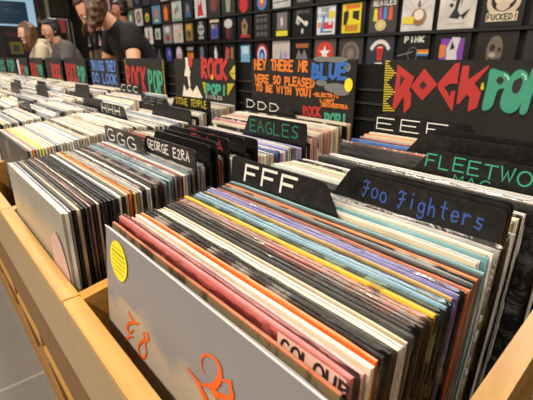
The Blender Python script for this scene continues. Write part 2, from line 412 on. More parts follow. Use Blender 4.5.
PAL = {
 'cream': ((222, 206, 174), (202, 184, 150)), 'white': ((232, 226, 214), (196, 190, 180)), 'ivory': ((220, 210, 190), (180, 160, 128)),
 'light grey': ((176, 174, 170), (206, 202, 196)), 'grey': ((128, 126, 124), (92, 90, 88)), 'dark grey': ((66, 66, 66), (110, 108, 106)),
 'black': ((20, 19, 20), (42, 40, 38)), 'black and white': ((24, 24, 24), (205, 198, 186)), 'beige': ((196, 174, 134), (170, 148, 112)),
 'brown': ((110, 76, 48), (66, 44, 30)), 'orange': ((226, 104, 34), (238, 142, 56)), 'red': ((188, 52, 38), (120, 30, 26)),
 'rust red': ((166, 66, 40), (112, 42, 30)), 'salmon pink': ((216, 112, 106), (224, 128, 120)), 'dusty pink': ((198, 150, 142), (160, 112, 108)),
 'yellow': ((226, 176, 56), (208, 150, 40)), 'lime yellow': ((206, 208, 62), (226, 222, 120)), 'gold': ((190, 150, 70), (120, 90, 44)),
 'pale green': ((158, 182, 150), (100, 130, 104)), 'teal': ((98, 148, 152), (136, 180, 178)), 'light blue': ((140, 184, 206), (170, 206, 218)),
 'blue': ((58, 92, 158), (96, 134, 190)), 'navy blue': ((34, 44, 66), (70, 84, 106)), 'lavender': ((134, 128, 192), (164, 156, 206)),
 'blue grey': ((128, 146, 160), (166, 178, 184)), 'purple': ((112, 62, 118), (70, 40, 84)), 'olive': ((112, 104, 62), (78, 74, 48)),
 'red and grey': ((120, 100, 88), (196, 72, 44)), 'yellow and black': ((228, 176, 48), (26, 24, 20)), 'green and black': ((30, 30, 28), (150, 168, 130)),
 'tan and brown': ((120, 104, 74), (70, 58, 40)), 'orange and rust': ((150, 58, 32), (206, 106, 56)),
}
def pmat(c):
    a, b = PAL[c]
    kw = {}
    if c == 'yellow and black': kw = dict(scale=26, thr=.60, soft=.02, edge=(226, 180, 70))
    if c == 'black and white': kw = dict(scale=30, thr=.56, soft=.03, aniso=(1, 1, .4), edge=(70, 66, 62))
    if c == 'green and black': kw = dict(scale=26, thr=.54, soft=.02, edge=(120, 130, 110))
    if c == 'red and grey': kw = dict(scale=22, thr=.5, soft=.05)
    if c == 'tan and brown': kw = dict(scale=60, thr=.5, soft=.03, aniso=(1, 1, .3), edge=(196, 90, 50))
    if c == 'orange and rust': kw = dict(scale=16, thr=.56, soft=.02)
    if c in ('black', 'navy blue', 'dark grey'): kw = dict(thr=.6, edge=(92, 88, 82))
    return art(a, b, **kw)
count = {}
def place_sleeve(i, y, color, landmark, t=None, dx=0., dz=0., lean=None, film=None, label=None, twist=None):
    """y is where the top edge stands"""
    t = t or rnd.choice((26, 34, 34, 44))
    if lean is None: lean = 8.5 if i == 0 else 1.0
    a = math.radians(lean)
    xc = (seam(i)+seam(i+1))/2+dx-(.0015)
    yb = y-HS*math.sin(a)
    zb = EYE+ztop(y)-HS*math.cos(a)+dz
    zb = max(zb, zfloor(max(yb, .1))+.0006)
    me = MESH[t, rnd.randrange(4)]
    o = bpy.data.objects.new('record_sleeve', me); C.objects.link(o)
    o.location = (xc, yb, zb); o.rotation_euler = (-a, 0, math.radians(rnd.uniform(-.12, .12) if twist is None else twist))
    o.material_slots[0].link = 'OBJECT'; o.material_slots[0].material = pmat(color)
    k = (i, landmark); count[k] = count.get(k, 0)+1
    tag(o, label or f'{color} record sleeve, {ordn(count[k])} {landmark}, {BINWORD[i]}', 'record sleeve', f'record sleeves {landmark} in the {BINWORD[i]}')
    if film is None: film = i in (0, 1) and rnd.random() < .55
    if film:
        f = bpy.data.objects.new('plastic_cover', FM[t, rnd.randrange(3)]); C.objects.link(f); f.parent = o
        f['label'] = 'clear glossy plastic cover'
    return o
def fill(i, y0, y1, pitch, pal, landmark, **kw):
    y = y0
    while y < y1-.002:
        c = rnd.choice(pal)
        t = 26 if pitch < .0045 else (rnd.choice((26, 34)) if pitch < .0058 else rnd.choice((26, 34, 44)))
        d = dict(dx=rnd.uniform(-.003, .003), dz=rnd.uniform(0, .003)); d.update(kw)
        place_sleeve(i, y, c, landmark, t=t, **d)
        y += pitch*rnd.uniform(.92, 1.1)
# ---------------------------------------------------------------- black dividers with lettered tabs
def rounded(pts, r, n=4):
    out = []
    m = len(pts)
    for k in range(m):
        p = Vector(pts[k]); a = Vector(pts[k-1]); b = Vector(pts[(k+1) % m])
        d1 = (a-p).normalized(); d2 = (b-p).normalized()
        rr_ = min(r, (a-p).length*.45, (b-p).length*.45)
        s, e = p+d1*rr_, p+d2*rr_
        for q in range(n+1):
            t = q/n; out.append(tuple(s*(1-t)**2+p*2*t*(1-t)+e*t*t))
    return out
DT = .0022
def divider(i, y, side, text, rgb, label, dz=0., lean=None, tabh=.030, lean_default=True, size=.6, x0=None, x1=None, wgt=.0022, split=.5, up=1.0, text2=None):
    if lean is None: lean = 6.0 if i == 0 else 1.0
    a = math.radians(lean)
    xc = (seam(i)+seam(i+1))/2-.0015
    yb = y-HS*math.sin(a); zb = EYE+ztop(y)-HS*math.cos(a)+dz
    zb = max(zb, zfloor(max(yb, .1))+.0006)
    o = empty('record_divider', (xc, yb, zb), (-a, 0, 0))
    tag(o, label, 'record divider', 'black record dividers')
    W = .157; H = .312; T = H+tabh
    if side == 'left':   xs = -W+2*W*split; out = [(-W, 0), (W, 0), (W, H-.002), (xs+.022, H-.002), (xs, T), (-W, T)]
    elif side == 'right': xs = -W+2*W*(1-split); out = [(-W, 0), (W, 0), (W, T), (xs, T), (xs-.022, H-.002), (-W, H-.002)]
    else: xs = 0; out = [(-W, 0), (W, 0), (W, T), (-W, T)]
    bm = bmesh.new(); slab(bm, rounded(out, .006), -DT/2, DT/2); link('board', bm, BLACKP, o)
    if text:
        bm = bmesh.new(); rr = random.Random(len(text)*7+i)
        a0, a1 = {'left': (-W+.012, xs-.006), 'right': (xs+.004, W-.012), 'full': (-W+.01, W-.01)}[side]
        if x0 is not None: a0, a1 = x0, x1
        h = tabh*size
        zb_ = T-tabh*.18-h
        letters(bm, text, (a0, zb_), (a1, zb_), (0, h), wgt, -DT/2-.0004, 0, jit=.06, rr=rr)
        if text2: letters(bm, text2, (a0+.04, zb_-h*.95), (a0+.09, zb_-h*.95), (0, h*.7), wgt*.8, -DT/2-.0004)
        orient(bm)
        l = link('lettering', bm, paint(rgb, .6), o); l['label'] = f'hand-drawn lettering'
    return o
WHT = (218, 214, 204)
# ---- nearest bin (column 0)
F1 = [(.1380, 'tan and brown', 34, .000, 0), (.1468, 'salmon pink', 44, .000, 1), (.1532, 'black and white', 26, 0, 0), (.1585, 'dusty pink', 26, .0, 0),
      (.1650, 'cream', 44, .001, 0), (.1705, 'orange', 26, .000, 0), (.1755, 'black and white', 34, .001, 1), (.1810, 'black', 34, .003, 1),
      (.1875, 'cream', 44, .006, 0), (.1925, 'light grey', 26, .006, 0), (.1965, 'beige', 26, .006, 0), (.2020, 'dark grey', 44, .006, 1), (.2075, 'black', 26, .003, 1),
      (.2130, 'red and grey', 44, .006, 1), (.2188, 'dusty pink', 26, .006, 1), (.2250, 'yellow and black', 44, .008, 0), (.2305, 'green and black', 34, .009, 1),
      (.2350, 'black', 26, .007, 0), (.2395, 'light blue', 34, .009, 1), (.2437, 'olive', 26, .009, 0), (.2478, 'black', 26, .009, 0), (.2520, 'gold', 26, .007, 0),
      (.2562, 'lavender', 34, .010, 1), (.2600, 'black', 26, .008, 0), (.2640, 'brown', 26, .014, 0), (.2680, 'orange and rust', 34, .015, 0), (.2718, 'black', 26, .012, 0),
      (.2755, 'grey', 26, .014, 0), (.2793, 'black and white', 26, .013, 0), (.2833, 'orange', 26, .012, 0), (.2870, 'dark grey', 26, .014, 0), (.2908, 'teal', 34, .014, 0)]
for y, c, t, dx, fl in F1:
    o_s = place_sleeve(0, y, c, 'behind the grey cover', t=t, dx=dx*.6-.001, dz=rnd.uniform(0, .0015), film=bool(fl), lean=5.5+2*min(1, (y-.13)/.1), twist=rnd.uniform(-.08, .08))
    if c == 'yellow and black': o_s.location.z += .003
divider(0, .2965, 'left', 'FFF', WHT, 'black divider lettered F F F in white in the nearest bin', wgt=.0034, size=.66, x0=-.128, x1=-.030, split=.5, lean=7.5)
fill(0, .3018, .3235, .0042, ['cream', 'white', 'light grey', 'cream', 'dusty pink', 'teal', 'beige', 'black and white'], 'behind the FFF divider', lean=7.5, film=False)
place_sleeve(0, .3262, 'white', 'behind the FFF divider', t=34, lean=7.5, film=True, dx=.004)
divider(0, .3325, 'right', '#oo #ighters', (48, 76, 140), 'black divider with blue handwritten Foo Fighters in the nearest bin', wgt=.0017, size=.52, lean=7.2, split=.44)
divider(0, .3385, 'right', 'F', (150, 140, 40), 'plain taller black divider right behind the blue lettered divider', lean=7, split=.50, tabh=.033, size=.3, x0=.02, x1=.03, wgt=.0012)
divider(0, .3440, 'right', '', WHT, 'second plain black divider behind the blue lettered divider', lean=7, split=.50, tabh=.034)
place_sleeve(0, .3500, 'black', 'behind the blue-lettered dividers', t=44, lean=7, film=False)
place_sleeve(0, .3550, 'black', 'behind the blue-lettered dividers', t=34, lean=7, film=False)
place_sleeve(0, .3600, 'black', 'behind the blue-lettered dividers', t=44, lean=7, film=False)
place_sleeve(0, .3660, 'dark grey', 'behind the blue-lettered dividers', t=34, lean=7, film=False, dx=-.003)
place_sleeve(0, .3720, 'light grey', 'behind the blue-lettered dividers', t=44, lean=7, film=False, dx=.0)
fill(0, .3775, .4540, .0054, ['cream', 'ivory', 'white', 'beige', 'light grey', 'cream', 'black and white', 'pale green'], 'behind the blue-lettered dividers', lean=6, film=False, dx=-.013)
place_sleeve(0, .4665, 'dark grey', 'in the rear half', t=44, lean=4, film=True, label='dark grey-brown record sleeve facing out in the middle of the nearest bin')
fill(0, .4725, .5080, .0058, ['white', 'ivory', 'white', 'light grey'], 'of the rear white run', lean=4, film=False)
divider(0, .5130, 'right', 'FLEETWOOD', (52, 150, 110), 'black divider with green lettering Fleetwood Mac in the nearest bin', lean=4, wgt=.0020, size=.56, split=.50, tabh=.030, text2='MAC', x0=-.004, x1=.165)
place_sleeve(0, .5195, 'dark grey', 'behind the green lettering', t=44, lean=3, film=True, dz=.010, label='dark charcoal record sleeve standing higher behind the white run in the nearest bin')
fill(0, .5255, .5410, .0052, ['orange', 'beige', 'lavender', 'black and white', 'brown'], 'behind the green lettering', lean=3, film=False)
divider(0, .5455, 'right', '', WHT, 'plain black divider, first behind the green lettered divider', lean=3, split=.6, tabh=.028)
fill(0, .5500, .5610, .0052, ['cream', 'blue', 'black'], 'behind the green lettering', lean=3, film=False)
divider(0, .5660, 'right', '', WHT, 'plain black divider, second behind the green lettered divider', lean=3, split=.58, tabh=.030)
fill(0, .5710, .6020, .0053, ['cream', 'orange', 'dusty pink', 'beige', 'blue grey', 'brown'], 'behind the green lettering', lean=3, film=False)
divider(0, .6090, 'left', 'EEE', WHT, 'black divider lettered E E E in white below the large red and green sign', lean=2, wgt=.0019, size=.62, split=.52, x0=-.150, x1=-.012)
fill(0, .6140, .6380, .0055, ['cream', 'white', 'beige', 'black'], 'behind the EEE divider', lean=2, film=False)
# ---- second bin (column 1)
G1 = ['white', 'grey', 'black', 'cream', 'black', 'dark grey', 'dusty pink', 'black', 'cream', 'black', 'navy blue', 'black', 'navy blue', 'black', 'white', 'black', 'beige', 'orange', 'yellow', 'grey',
      'white', 'black', 'light grey', 'white', 'black', 'dusty pink', 'white', 'black and white', 'red and grey', 'blue grey', 'light grey', 'teal', 'blue grey', 'white', 'dusty pink', 'light grey', 'rust red', 'white', 'light grey', 'blue grey', 'cream']
y = .1035
for k, c in enumerate(G1):
    place_sleeve(1, y, c, 'behind the beige cover', t=(44 if k in (0, 3, 10, 12, 17) else 26 if k > 22 else 34), dx=rnd.uniform(-.002, .002), dz=rnd.uniform(0, .002), lean=.5, film=(c in ('navy blue', 'blue grey', 'dark grey', 'dusty pink') or rnd.random() < .4))
    y += .0047 if k < 22 else .0038
divider(1, .2740, 'left', 'GGG', WHT, 'black divider lettered G G G in white in the second bin', lean=.5, wgt=.0026, size=.7, split=.5)
place_sleeve(1, .2785, 'light grey', 'behind the GGG divider', t=34, lean=.5)
divider(1, .2828, 'right', 'GEORGE E2RA', WHT, 'black divider with white lettering George Ezra in the second bin', lean=.5, wgt=.0022, size=.46, split=.48)
fill(1, .2875, .3000, .0044, ['purple', 'cream', 'lavender', 'white'], 'behind the white lettering', lean=.5)
divider(1, .3060, 'right', '', WHT, 'plain black divider, first behind the white lettered divider', lean=.5, split=.52, tabh=.030)
fill(1, .3105, .3150, .0048, ['beige', 'cream', 'black'], 'behind the first plain divider', lean=.5)
divider(1, .3190, 'right', '', WHT, 'plain black divider, second behind the white lettered divider', lean=.5, split=.50, tabh=.030)
fill(1, .3235, .3340, .0048, ['beige', 'cream', 'red'], 'behind the second plain divider', lean=.5)
divider(1, .3400, 'right', 'ELLA', (150, 44, 36), 'black divider with dark red lettering, nearer of two in the second bin', lean=.5, split=.56, size=.6, wgt=.0028, x0=.055, x1=.15)
fill(1, .3445, .3620, .0050, ['red', 'white', 'brown', 'cream'], 'behind the nearer red lettering', lean=.5)
divider(1, .3700, 'right', 'ELO', (150, 44, 36), 'black divider with dark red lettering, farther of two in the second bin', lean=.5, split=.56, size=.6, wgt=.0028, x0=.0, x1=.09, dz=-.002)
fill(1, .3745, .3870, .0050, ['black', 'dark grey', 'cream'], 'behind the farther red lettering', lean=.5)
divider(1, .3945, 'right', '', WHT, 'plain black divider nearest the blue sleeve in the second bin', lean=.5, split=.62, tabh=.026)
fill(1, .3995, .4320, .0054, ['white', 'black and white', 'cream', 'ivory'], 'before the blue sleeve', lean=1, film=False)
place_sleeve(1, .4385, 'blue', 'around the blue sleeve', t=44, lean=1, film=True, label='bright blue record sleeve facing out in the rear of the second bin')
fill(1, .4445, .4985, .0056, ['lavender', 'white', 'white', 'cream', 'light grey', 'ivory', 'grey'], 'behind the blue sleeve', lean=1, film=False)
divider(1, .5050, 'right', 'EAGLES', (40, 120, 84), 'black divider with green lettering Eagles in the second bin', lean=1, wgt=.0024, size=.52, split=.5, tabh=.042)
fill(1, .5100, .6080, .0056, ['cream', 'white', 'beige', 'dusty pink', 'cream', 'ivory', 'orange', 'black and white'], 'behind the green lettering', lean=1, film=False)
divider(1, .6160, 'left', 'DDD', WHT, 'black divider lettered D D D in white below the orange lettered sign', lean=1, wgt=.0020, size=.60, split=.5, x0=-.145, x1=-.020)
fill(1, .6210, .6390, .0055, ['cream', 'dusty pink', 'beige'], 'behind the DDD divider', lean=1, film=False)
# ---- third bin (column 2)
place_sleeve(2, .1480, 'dark grey', 'x', t=44, lean=.5, film=False, label='dark charcoal record sleeve facing out at the front of the third bin')
for c, yy in (('white', .1535), ('orange', .1585), ('blue grey', .1635), ('lime yellow', .1690), ('lime yellow', .1745), ('white', .1800)):
    place_sleeve(2, yy, c, 'behind the charcoal cover', t=34, lean=.5, film=False)
PALE = ['white', 'cream', 'light grey', 'ivory', 'white', 'cream', 'beige', 'grey', 'blue grey', 'black and white', 'light grey', 'ivory', 'white', 'dark grey']
fill(2, .1860, .3960, .0054, PALE, 'behind the charcoal cover', lean=.5, film=False)
divider(2, .4020, 'left', 'HHH', WHT, 'black divider lettered in white in the middle of the third bin', lean=1, wgt=.0030, size=.7)
fill(2, .4075, .4960, .0056, PALE, 'behind the first divider', lean=.5, film=False)
divider(2, .5030, 'right', '', WHT, 'plain black divider with right-hand tab in the third bin', lean=1, split=.6)
fill(2, .5085, .5180, .0056, PALE, 'behind the right-hand tab', lean=.5, film=False)
divider(2, .5240, 'left', 'GEE', (130, 126, 118), 'black divider with faint grey lettering in the rear of the third bin', lean=1, wgt=.0020, size=.6)
fill(2, .5295, .5530, .0056, PALE, 'behind the grey lettering', lean=.5, film=False)
divider(2, .5590, 'right', 'STONE TEMPLE', (196, 176, 50), 'black divider with yellow lettering in the rear of the third bin', lean=1, wgt=.0024, size=.55, split=.55)
fill(2, .5650, .6380, .0062, PALE, 'behind the yellow lettering', lean=.5, film=False)
# ---- fourth bin: the front run singly, the far remainder is uncounted stuff
fill(3, .150, .262, .0060, PALE, 'from the front', lean=.5, film=False)
divider(3, .2690, 'left', 'K', WHT, 'black divider in the front half of the fourth bin', lean=1)
divider(3, .4300, 'right', '', WHT, 'black divider with right-hand tab in the fourth bin', lean=1)
divider(3, .6150, 'left', 'CCC', WHT, 'black divider lettered C C C in white in the fourth bin', lean=1, wgt=.0028, size=.68, split=.55)
divider(4, .4100, 'left', '', WHT, 'black divider in the middle of the fifth bin', lean=1, tabh=.04)
divider(4, .5200, 'right', '', WHT, 'black divider in the rear of the fifth bin', lean=1, tabh=.04)
divider(5, .3600, 'right', '', WHT, 'black divider in the middle of the sixth bin', lean=1, tabh=.04)
divider(5, .5000, 'left', '', WHT, 'black divider in the rear of the sixth bin', lean=1, tabh=.04)
divider(6, .4400, 'right', '', WHT, 'black divider in the seventh bin', lean=1, tabh=.04)
divider(7, .4000, 'left', '', WHT, 'black divider in the eighth bin', lean=1, tabh=.04)
# ---- bin cut off at the right edge
place_sleeve(-1, .2150, 'black', 'x', t=44, lean=3, film=True, label='black record sleeve in the bin cut off at the right edge')
place_sleeve(-1, .2215, 'dark grey', 'behind the black one', t=44, lean=3, film=True)
place_sleeve(-1, .2275, 'dusty pink', 'behind the black one', t=34, lean=3, film=True)
# far remainder
bm = bmesh.new(); cols = [pmat(c) for c in PALE]
def rough_sleeve(i, y, mi):
    xc = (seam(i)+seam(i+1))/2+rnd.uniform(-.004, .004); t = rnd.choice((.0018, .0022, .0026))
    zf = zfloor(y)+.0006; z1 = zf+HS-.001+rnd.uniform(-.003, .004)
    box(bm, xc-.156, xc+.156, y-t, y+t, zf, z1, mi)
avoid = {3: (.269, .43, .615), 4: (.41, .52), 5: (.36, .50), 6: (.44,), 7: (.40,)}
for i in range(3, 13):
    y = .270 if i == 3 else .152
    y0_ = y
    while y < .638:
        y += .0058*rnd.uniform(.95, 1.15)
        if any(abs(y-a) < .0075 for a in avoid.get(i, ())): continue
        rough_sleeve(i, y, rnd.randrange(len(cols)))
far = link('record_sleeves', bm, cols); tag(far, 'tightly packed pale record sleeves filling the far end of the bins', 'record sleeves', kind='stuff')

# ---- front cover of the nearest bin
fa = math.radians(5.3)
fc = bpy.data.objects.new('record_sleeve', sleeve_mesh(.0034, 5)); C.objects.link(fc)
yb = .1305-HS*math.sin(fa); fc.location = (-.2535, yb, EYE-.1685-HS*math.cos(fa)); fc.rotation_euler = (-fa, 0, 0)
tag(fc, 'grey record sleeve with orange script facing out at the front of the nearest bin', 'record sleeve')
def cover_mat():
    m, nt, b = new_mat('grey_landscape_print'); L = nt.links
    tc = N(nt, 'ShaderNodeTexCoord'); sp = N(nt, 'ShaderNodeSeparateXYZ'); L.new(tc.outputs['Object'], sp.inputs[0])
    mp = N(nt, 'ShaderNodeMapping'); mp.inputs['Scale'].default_value = (6, 6, 10); L.new(tc.outputs['Object'], mp.inputs['Vector'])
    no = N(nt, 'ShaderNodeTexNoise'); no.inputs['Scale'].default_value = 1.6; no.inputs['Detail'].default_value = 5; L.new(mp.outputs[0], no.inputs['Vector'])
    ma = N(nt, 'ShaderNodeMath', operation='MULTIPLY_ADD'); ma.inputs[1].default_value = .10; L.new(no.outputs['Fac'], ma.inputs[0]); L.new(sp.outputs['Z'], ma.inputs[2])
    cr = N(nt, 'ShaderNodeValToRGB'); e = cr.color_ramp.elements
    mr = N(nt, 'ShaderNodeMapRange'); mr.inputs['From Min'].default_value = .05; mr.inputs['From Max'].default_value = .36
    L.new(ma.outputs[0], mr.inputs['Value']); L.new(mr.outputs[0], cr.inputs['Fac'])
    e[0].position = .0; e[0].color = lin((118, 108, 96)); e[1].position = 1; e[1].color = lin((132, 128, 130))
    for p, c in ((.30, (112, 98, 78)), (.42, (128, 114, 92)), (.50, (156, 146, 134)), (.66, (168, 154, 136)), (.75, (174, 156, 132)), (.79, (134, 130, 130))):
        x = e.new(p); x.color = lin(c)
    L.new(cr.outputs[0], b.inputs['Base Color']); b.inputs['Roughness'].default_value = .4; b.inputs['Specular IOR Level'].default_value = .25
    return m
fc.material_slots[0].link = 'OBJECT'; fc.material_slots[0].material = cover_mat()
bm = bmesh.new(); box(bm, -.1562, .1562, -.0018, -.0012, .3116, .3128); e = link('white_edge', bm, paint((222, 218, 210), .5), fc)
Minv = (Matrix.Translation(fc.location) @ Euler(fc.rotation_euler).to_matrix().to_4x4()).inverted()
nf = Euler(fc.rotation_euler).to_matrix() @ Vector((0, -1, 0)); pf = Vector(fc.location)+nf*.0024
def oc(px, py):
    q = Minv @ on_plane(px, py, pf, nf); return (q.x, q.z)
ORG = paint((226, 96, 30), .45)
def smooth(pts, n=5):
    out = []
    P = [Vector(p) for p in pts]
    for i in range(len(P)-1):
        a = P[max(i-1, 0)]; b = P[i]; c = P[i+1]; d = P[min(i+2, len(P)-1)]
        for k in range(n):
            t = k/n; out.append(tuple(.5*((2*b)+(c-a)*t+(2*a-5*b+4*c-d)*t*t+(3*b-a-3*c+d)*t**3)))
    out.append(tuple(P[-1])); return out
def brush(bm, pts, ws, y):
    p = smooth([oc(*q) for q in pts]); W = []
    for k in range(len(p)):
        f = k/(len(p)-1)*(len(ws)-1); i = min(int(f), len(ws)-2); W.append(ws[i]+(ws[i+1]-ws[i])*(f-i))
    ribbon(bm, p, W, y, cap=False)
bm = bmesh.new(); yy = -.0024
k = 4.44
def c3(x, y): return (100+x/k, 310+y/k)
def c7(x, y): return (180+x/6.67, 340+y/6.67)
brush(bm, [c3(125, 2), c3(132, 22), c3(150, 50), c3(172, 62)], [.001, .003, .004, .001], yy)
brush(bm, [c3(168, 66), c3(150, 58), c3(128, 60), c3(120, 80), c3(130, 100), c3(150, 88)], [.001, .002, .004, .004, .003, .001], yy)
brush(bm, [c3(150, 120), c3(128, 118), c3(115, 145), c3(122, 185), c3(145, 215), c3(158, 208), c3(150, 180)], [.001, .003, .003, .0035, .004, .003, .001], yy)
brush(bm, [c3(188, 98), c3(208, 108), c3(212, 130), c3(185, 140), c3(170, 165), c3(178, 200), c3(195, 212), c3(206, 185), c3(196, 150)], [.001, .004, .004, .003, .003, .003, .003, .002, .001], yy)
brush(bm, [c3(190, 100), c3(200, 140), c3(205, 180)], [.001, .004, .001], yy)
brush(bm, [c7(172, 238), c7(150, 200), c7(140, 150), c7(150, 110), c7(185, 100), c7(230, 125), c7(262, 180), c7(265, 250), c7(235, 300), c7(200, 308), c7(150, 290)], [.0006, .0015, .002, .0022, .0022, .003, .0045, .006, .006, .004, .0012], yy)
brush(bm, [c7(42, 178), c7(80, 230), c7(130, 285), c7(160, 305), c7(200, 310)], [.0008, .003, .0018, .0012, .003], yy)
brush(bm, [c7(80, 228), c7(120, 290), c7(150, 350), c7(175, 400), c7(200, 460)], [.002, .004, .0055, .007, .004], yy)
brush(bm, [c7(265, 268), c7(310, 272), c7(330, 300), c7(345, 350), c7(340, 400), c7(320, 450)], [.002, .002, .003, .0055, .005, .002], yy)
brush(bm, [c7(345, 290), c7(318, 278), c7(300, 270)], [.005, .003, .001], yy)
brush(bm, [c7(205, 335), c7(235, 355), c7(280, 375), c7(340, 385)], [.002, .006, .004, .003], yy)
brush(bm, [c7(228, 340), c7(240, 380), c7(250, 430)], [.002, .003, .003], yy)
orient(bm); s = link('title_script', bm, ORG, fc); s['label'] = 'orange swirling script title'
# yellow hype sticker
bm = bmesh.new(); top, bot, lf, rt = oc(115.5, 238), oc(122, 284), oc(109, 255), oc(128.3, 268)
cx_ = (lf[0]+rt[0])/2+.001; cz_ = (top[1]+bot[1])/2
rx_ = .0215; rz_ = .0215
sx, sz = oc(118.5, 261)
disc(bm, sx, sz, rx_, .0215, -.0025, 0, 32); orient(bm)
stk = link('sticker', bm, paint((238, 218, 30), .45), fc); stk['label'] = 'round yellow sticker with tiny dark print'
bm = bmesh.new()
for q, tx in enumerate(('COLOUR EDITION', 'GATEFOLD SLEEVE', 'HEAVY VINYL', 'INCLUDES LYRICS', 'DOWNLOAD CODE')):
    pass
rr = random.Random(3)
for q in range(6):      # rows of unreadable small print
    z = sz+.013-.005*q; hw = math.sqrt(max(1e-6, rx_**2-(z-sz)**2))*.78
    x = sx-hw
    while x < sx+hw:
        w = rr.uniform(.0015, .0045); ribbon(bm, [(x, z), (min(x+w, sx+hw), z)], .0016 if q == 1 else .0008, -.0027, cap=False); x += w+.001
orient(bm); link('print', bm, paint((70, 66, 20), .6), stk)
# pink sleeve with the COLOUR title strip
pk = [o for o in C.objects if o.get('label', '').startswith('salmon pink') and 'nearest' in o['label']][0]
pk.location.z += .005; pk['label'] = 'salmon pink record sleeve with COLOUR title strip, near the front of the nearest bin'
bm = bmesh.new(); rect(bm, .100, .1545, .290, .3108, -.0028); orient(bm)
stp = link('title_strip', bm, paint((222, 176, 158), .5), pk); stp['label'] = 'pale pink strip with dark lettering'
bm = bmesh.new(); letters(bm, 'COLOUR', (.104, .2985), (.160, .2985), (0, .0098), .0022, -.0032); orient(bm); link('lettering', bm, paint((50, 34, 34), .5), stp)
# beige sleeve fronting the second bin
ge = bpy.data.objects.new('record_sleeve', sleeve_mesh(.0040, 9)); C.objects.link(ge); ge.location = ((seam(1)+seam(2))/2-.0015, .0975+.0015-HS*math.sin(math.radians(.3)), zfloor(.1)+.0015); ge.rotation_euler = (math.radians(-.3), 0, 0)
ge.material_slots[0].link = 'OBJECT'; ge.material_slots[0].material = art((158, 150, 132), (132, 130, 120), scale=7, thr=.5, soft=.15, edge=(236, 230, 218), rough=.22)
ge.location.y = .1025
tag(ge, 'pale grey-beige record sleeve with pink round patch, front of the second bin', 'record sleeve')
bm = bmesh.new(); disc(bm, .115, .215, .036, .060, -.0026, 0, 24); orient(bm); s = link('print', bm, paint((196, 160, 150), .4), ge); s['label'] = 'pink round patch'
for o in list(C.objects):     # the rest of that run starts behind it
    if o.get('group') == 'record sleeves behind the beige cover in the second bin': o.location.y += .0045*(1-(o.location.y-.1)/.18)

# ---------------------------------------------------------------- genre signs
SY = .6420
def sign(i, label):
    o = empty('genre_sign', (-.258-PIT*i, SY+.003, EYE-.318)); tag(o, label, 'sign', 'hand-painted genre signs')
    bm = bmesh.new(); box(bm, -.155, .155, -.002, .002, 0, .314, bev=.0006); link('board', bm, BOARD, o)
    return o
def spx(o):
    base = Vector(o.location)
    def q(px, py):
        p = on_plane(px, py, Vector((0, o.location.y-.0025, 0)), Vector((0, 1, 0)))-base
        return (p.x, p.z)
    return q
RED, GRN, YEL = (178, 48, 44), (62, 148, 118), (196, 174, 40)
def layer(o, name, rgb, fn, yoff=.0003, label=None):
    bm = bmesh.new(); fn(bm, -.0024-yoff); orient(bm); l = link(name, bm, paint(rgb, .55), o)
    if label: l['label'] = label
    return l
s0 = sign(0, 'large black sign painted ROCK & POP in red and green at the right edge'); q0 = spx(s0)
def S(x, y): return q0(390+x/3.727, 55+y/3.727)
def A_(*p): return [q0(380+x/6.6625, 55+y/6.6625) for x, y in p]
def B_(*p): return [q0(450+x/6.6625, 55+y/6.6625) for x, y in p]
def rounded_px(p):
    q = [Vector(v) for v in p]; n = len(q); out = []
    for i in range(n):
        a, b, c, d = q[i-1], q[i], q[(i+1) % n], q[(i+2) % n]
        for k_ in range(4):
            t = k_/4; out.append(tuple(.5*((2*b)+(c-a)*t+(2*a-5*b+4*c-d)*t*t+(3*b-a-3*c+d)*t**3)))
    return out
def rock(bm, y):
    poly(bm, A_((118, 62), (230, 145), (195, 235), (210, 255), (205, 340), (165, 390), (158, 375), (160, 275), (95, 372), (82, 365), (100, 225)), y)
    poly(bm, A_((297, 88), (383, 195), (282, 304), (203, 212)), y)
    poly(bm, A_((385, 190), (500, 58), (534, 48), (516, 192), (470, 190), (430, 215), (465, 275), (475, 240), (504, 238), (486, 350), (480, 375), (472, 366), (385, 218)), y)
    poly(bm, B_((85, 72), (132, 70), (122, 165), (262, 65), (258, 85), (165, 190), (208, 250), (180, 350), (125, 378), (118, 370), (130, 280), (110, 265), (60, 330), (42, 325), (60, 200)), y)
layer(s0, 'lettering', RED, rock, label='red angular lettering')
PP1 = B_((265, 110), (290, 92), (330, 105), (380, 120), (405, 160), (385, 215), (320, 235), (285, 335), (245, 368), (215, 350), (250, 200))
OO1 = B_((475, 98), (515, 120), (525, 170), (500, 270), (450, 360), (395, 387), (345, 360), (338, 300), (380, 190), (425, 120))
PP2 = B_((545, 100), (580, 95), (620, 120), (640, 170), (610, 220), (560, 235), (515, 375), (480, 395), (465, 365), (510, 230))
def fat(p):
    q = [Vector(v) for v in p]; c = sum(q, Vector((0, 0)))/len(q); return [tuple(v+(v-c).normalized()*.0018) for v in q]
layer(s0, 'outline', (16, 64, 60), lambda bm, y: [poly(bm, rounded_px(fat(p)), y) for p in (PP1, OO1, PP2)], .0005, 'dark teal outline')
layer(s0, 'lettering', GRN, lambda bm, y: [poly(bm, rounded_px(p), y) for p in (PP1, OO1, PP2)], .0008, 'green rounded lettering')
def holes(bm, y):
    poly(bm, A_((140, 135), (165, 155), (133, 205)), y); poly(bm, A_((290, 170), (312, 200), (285, 228), (262, 205)), y)
    poly(bm, rounded_px(B_((310, 170), (335, 143), (360, 165), (335, 196))), y)
    poly(bm, rounded_px(B_((475, 152), (484, 185), (455, 248), (425, 252), (414, 225), (430, 175))), y)
layer(s0, 'letter_counters', (40, 37, 33), holes, .0011)
def hl(bm, y):
    ribbon(bm, B_((365, 130), (388, 145), (392, 165)), .0022, y); ribbon(bm, B_((482, 125), (505, 138), (508, 165)), .0022, y)
layer(s0, 'highlight', (150, 214, 186), hl, .0014, 'pale green highlight dabs')
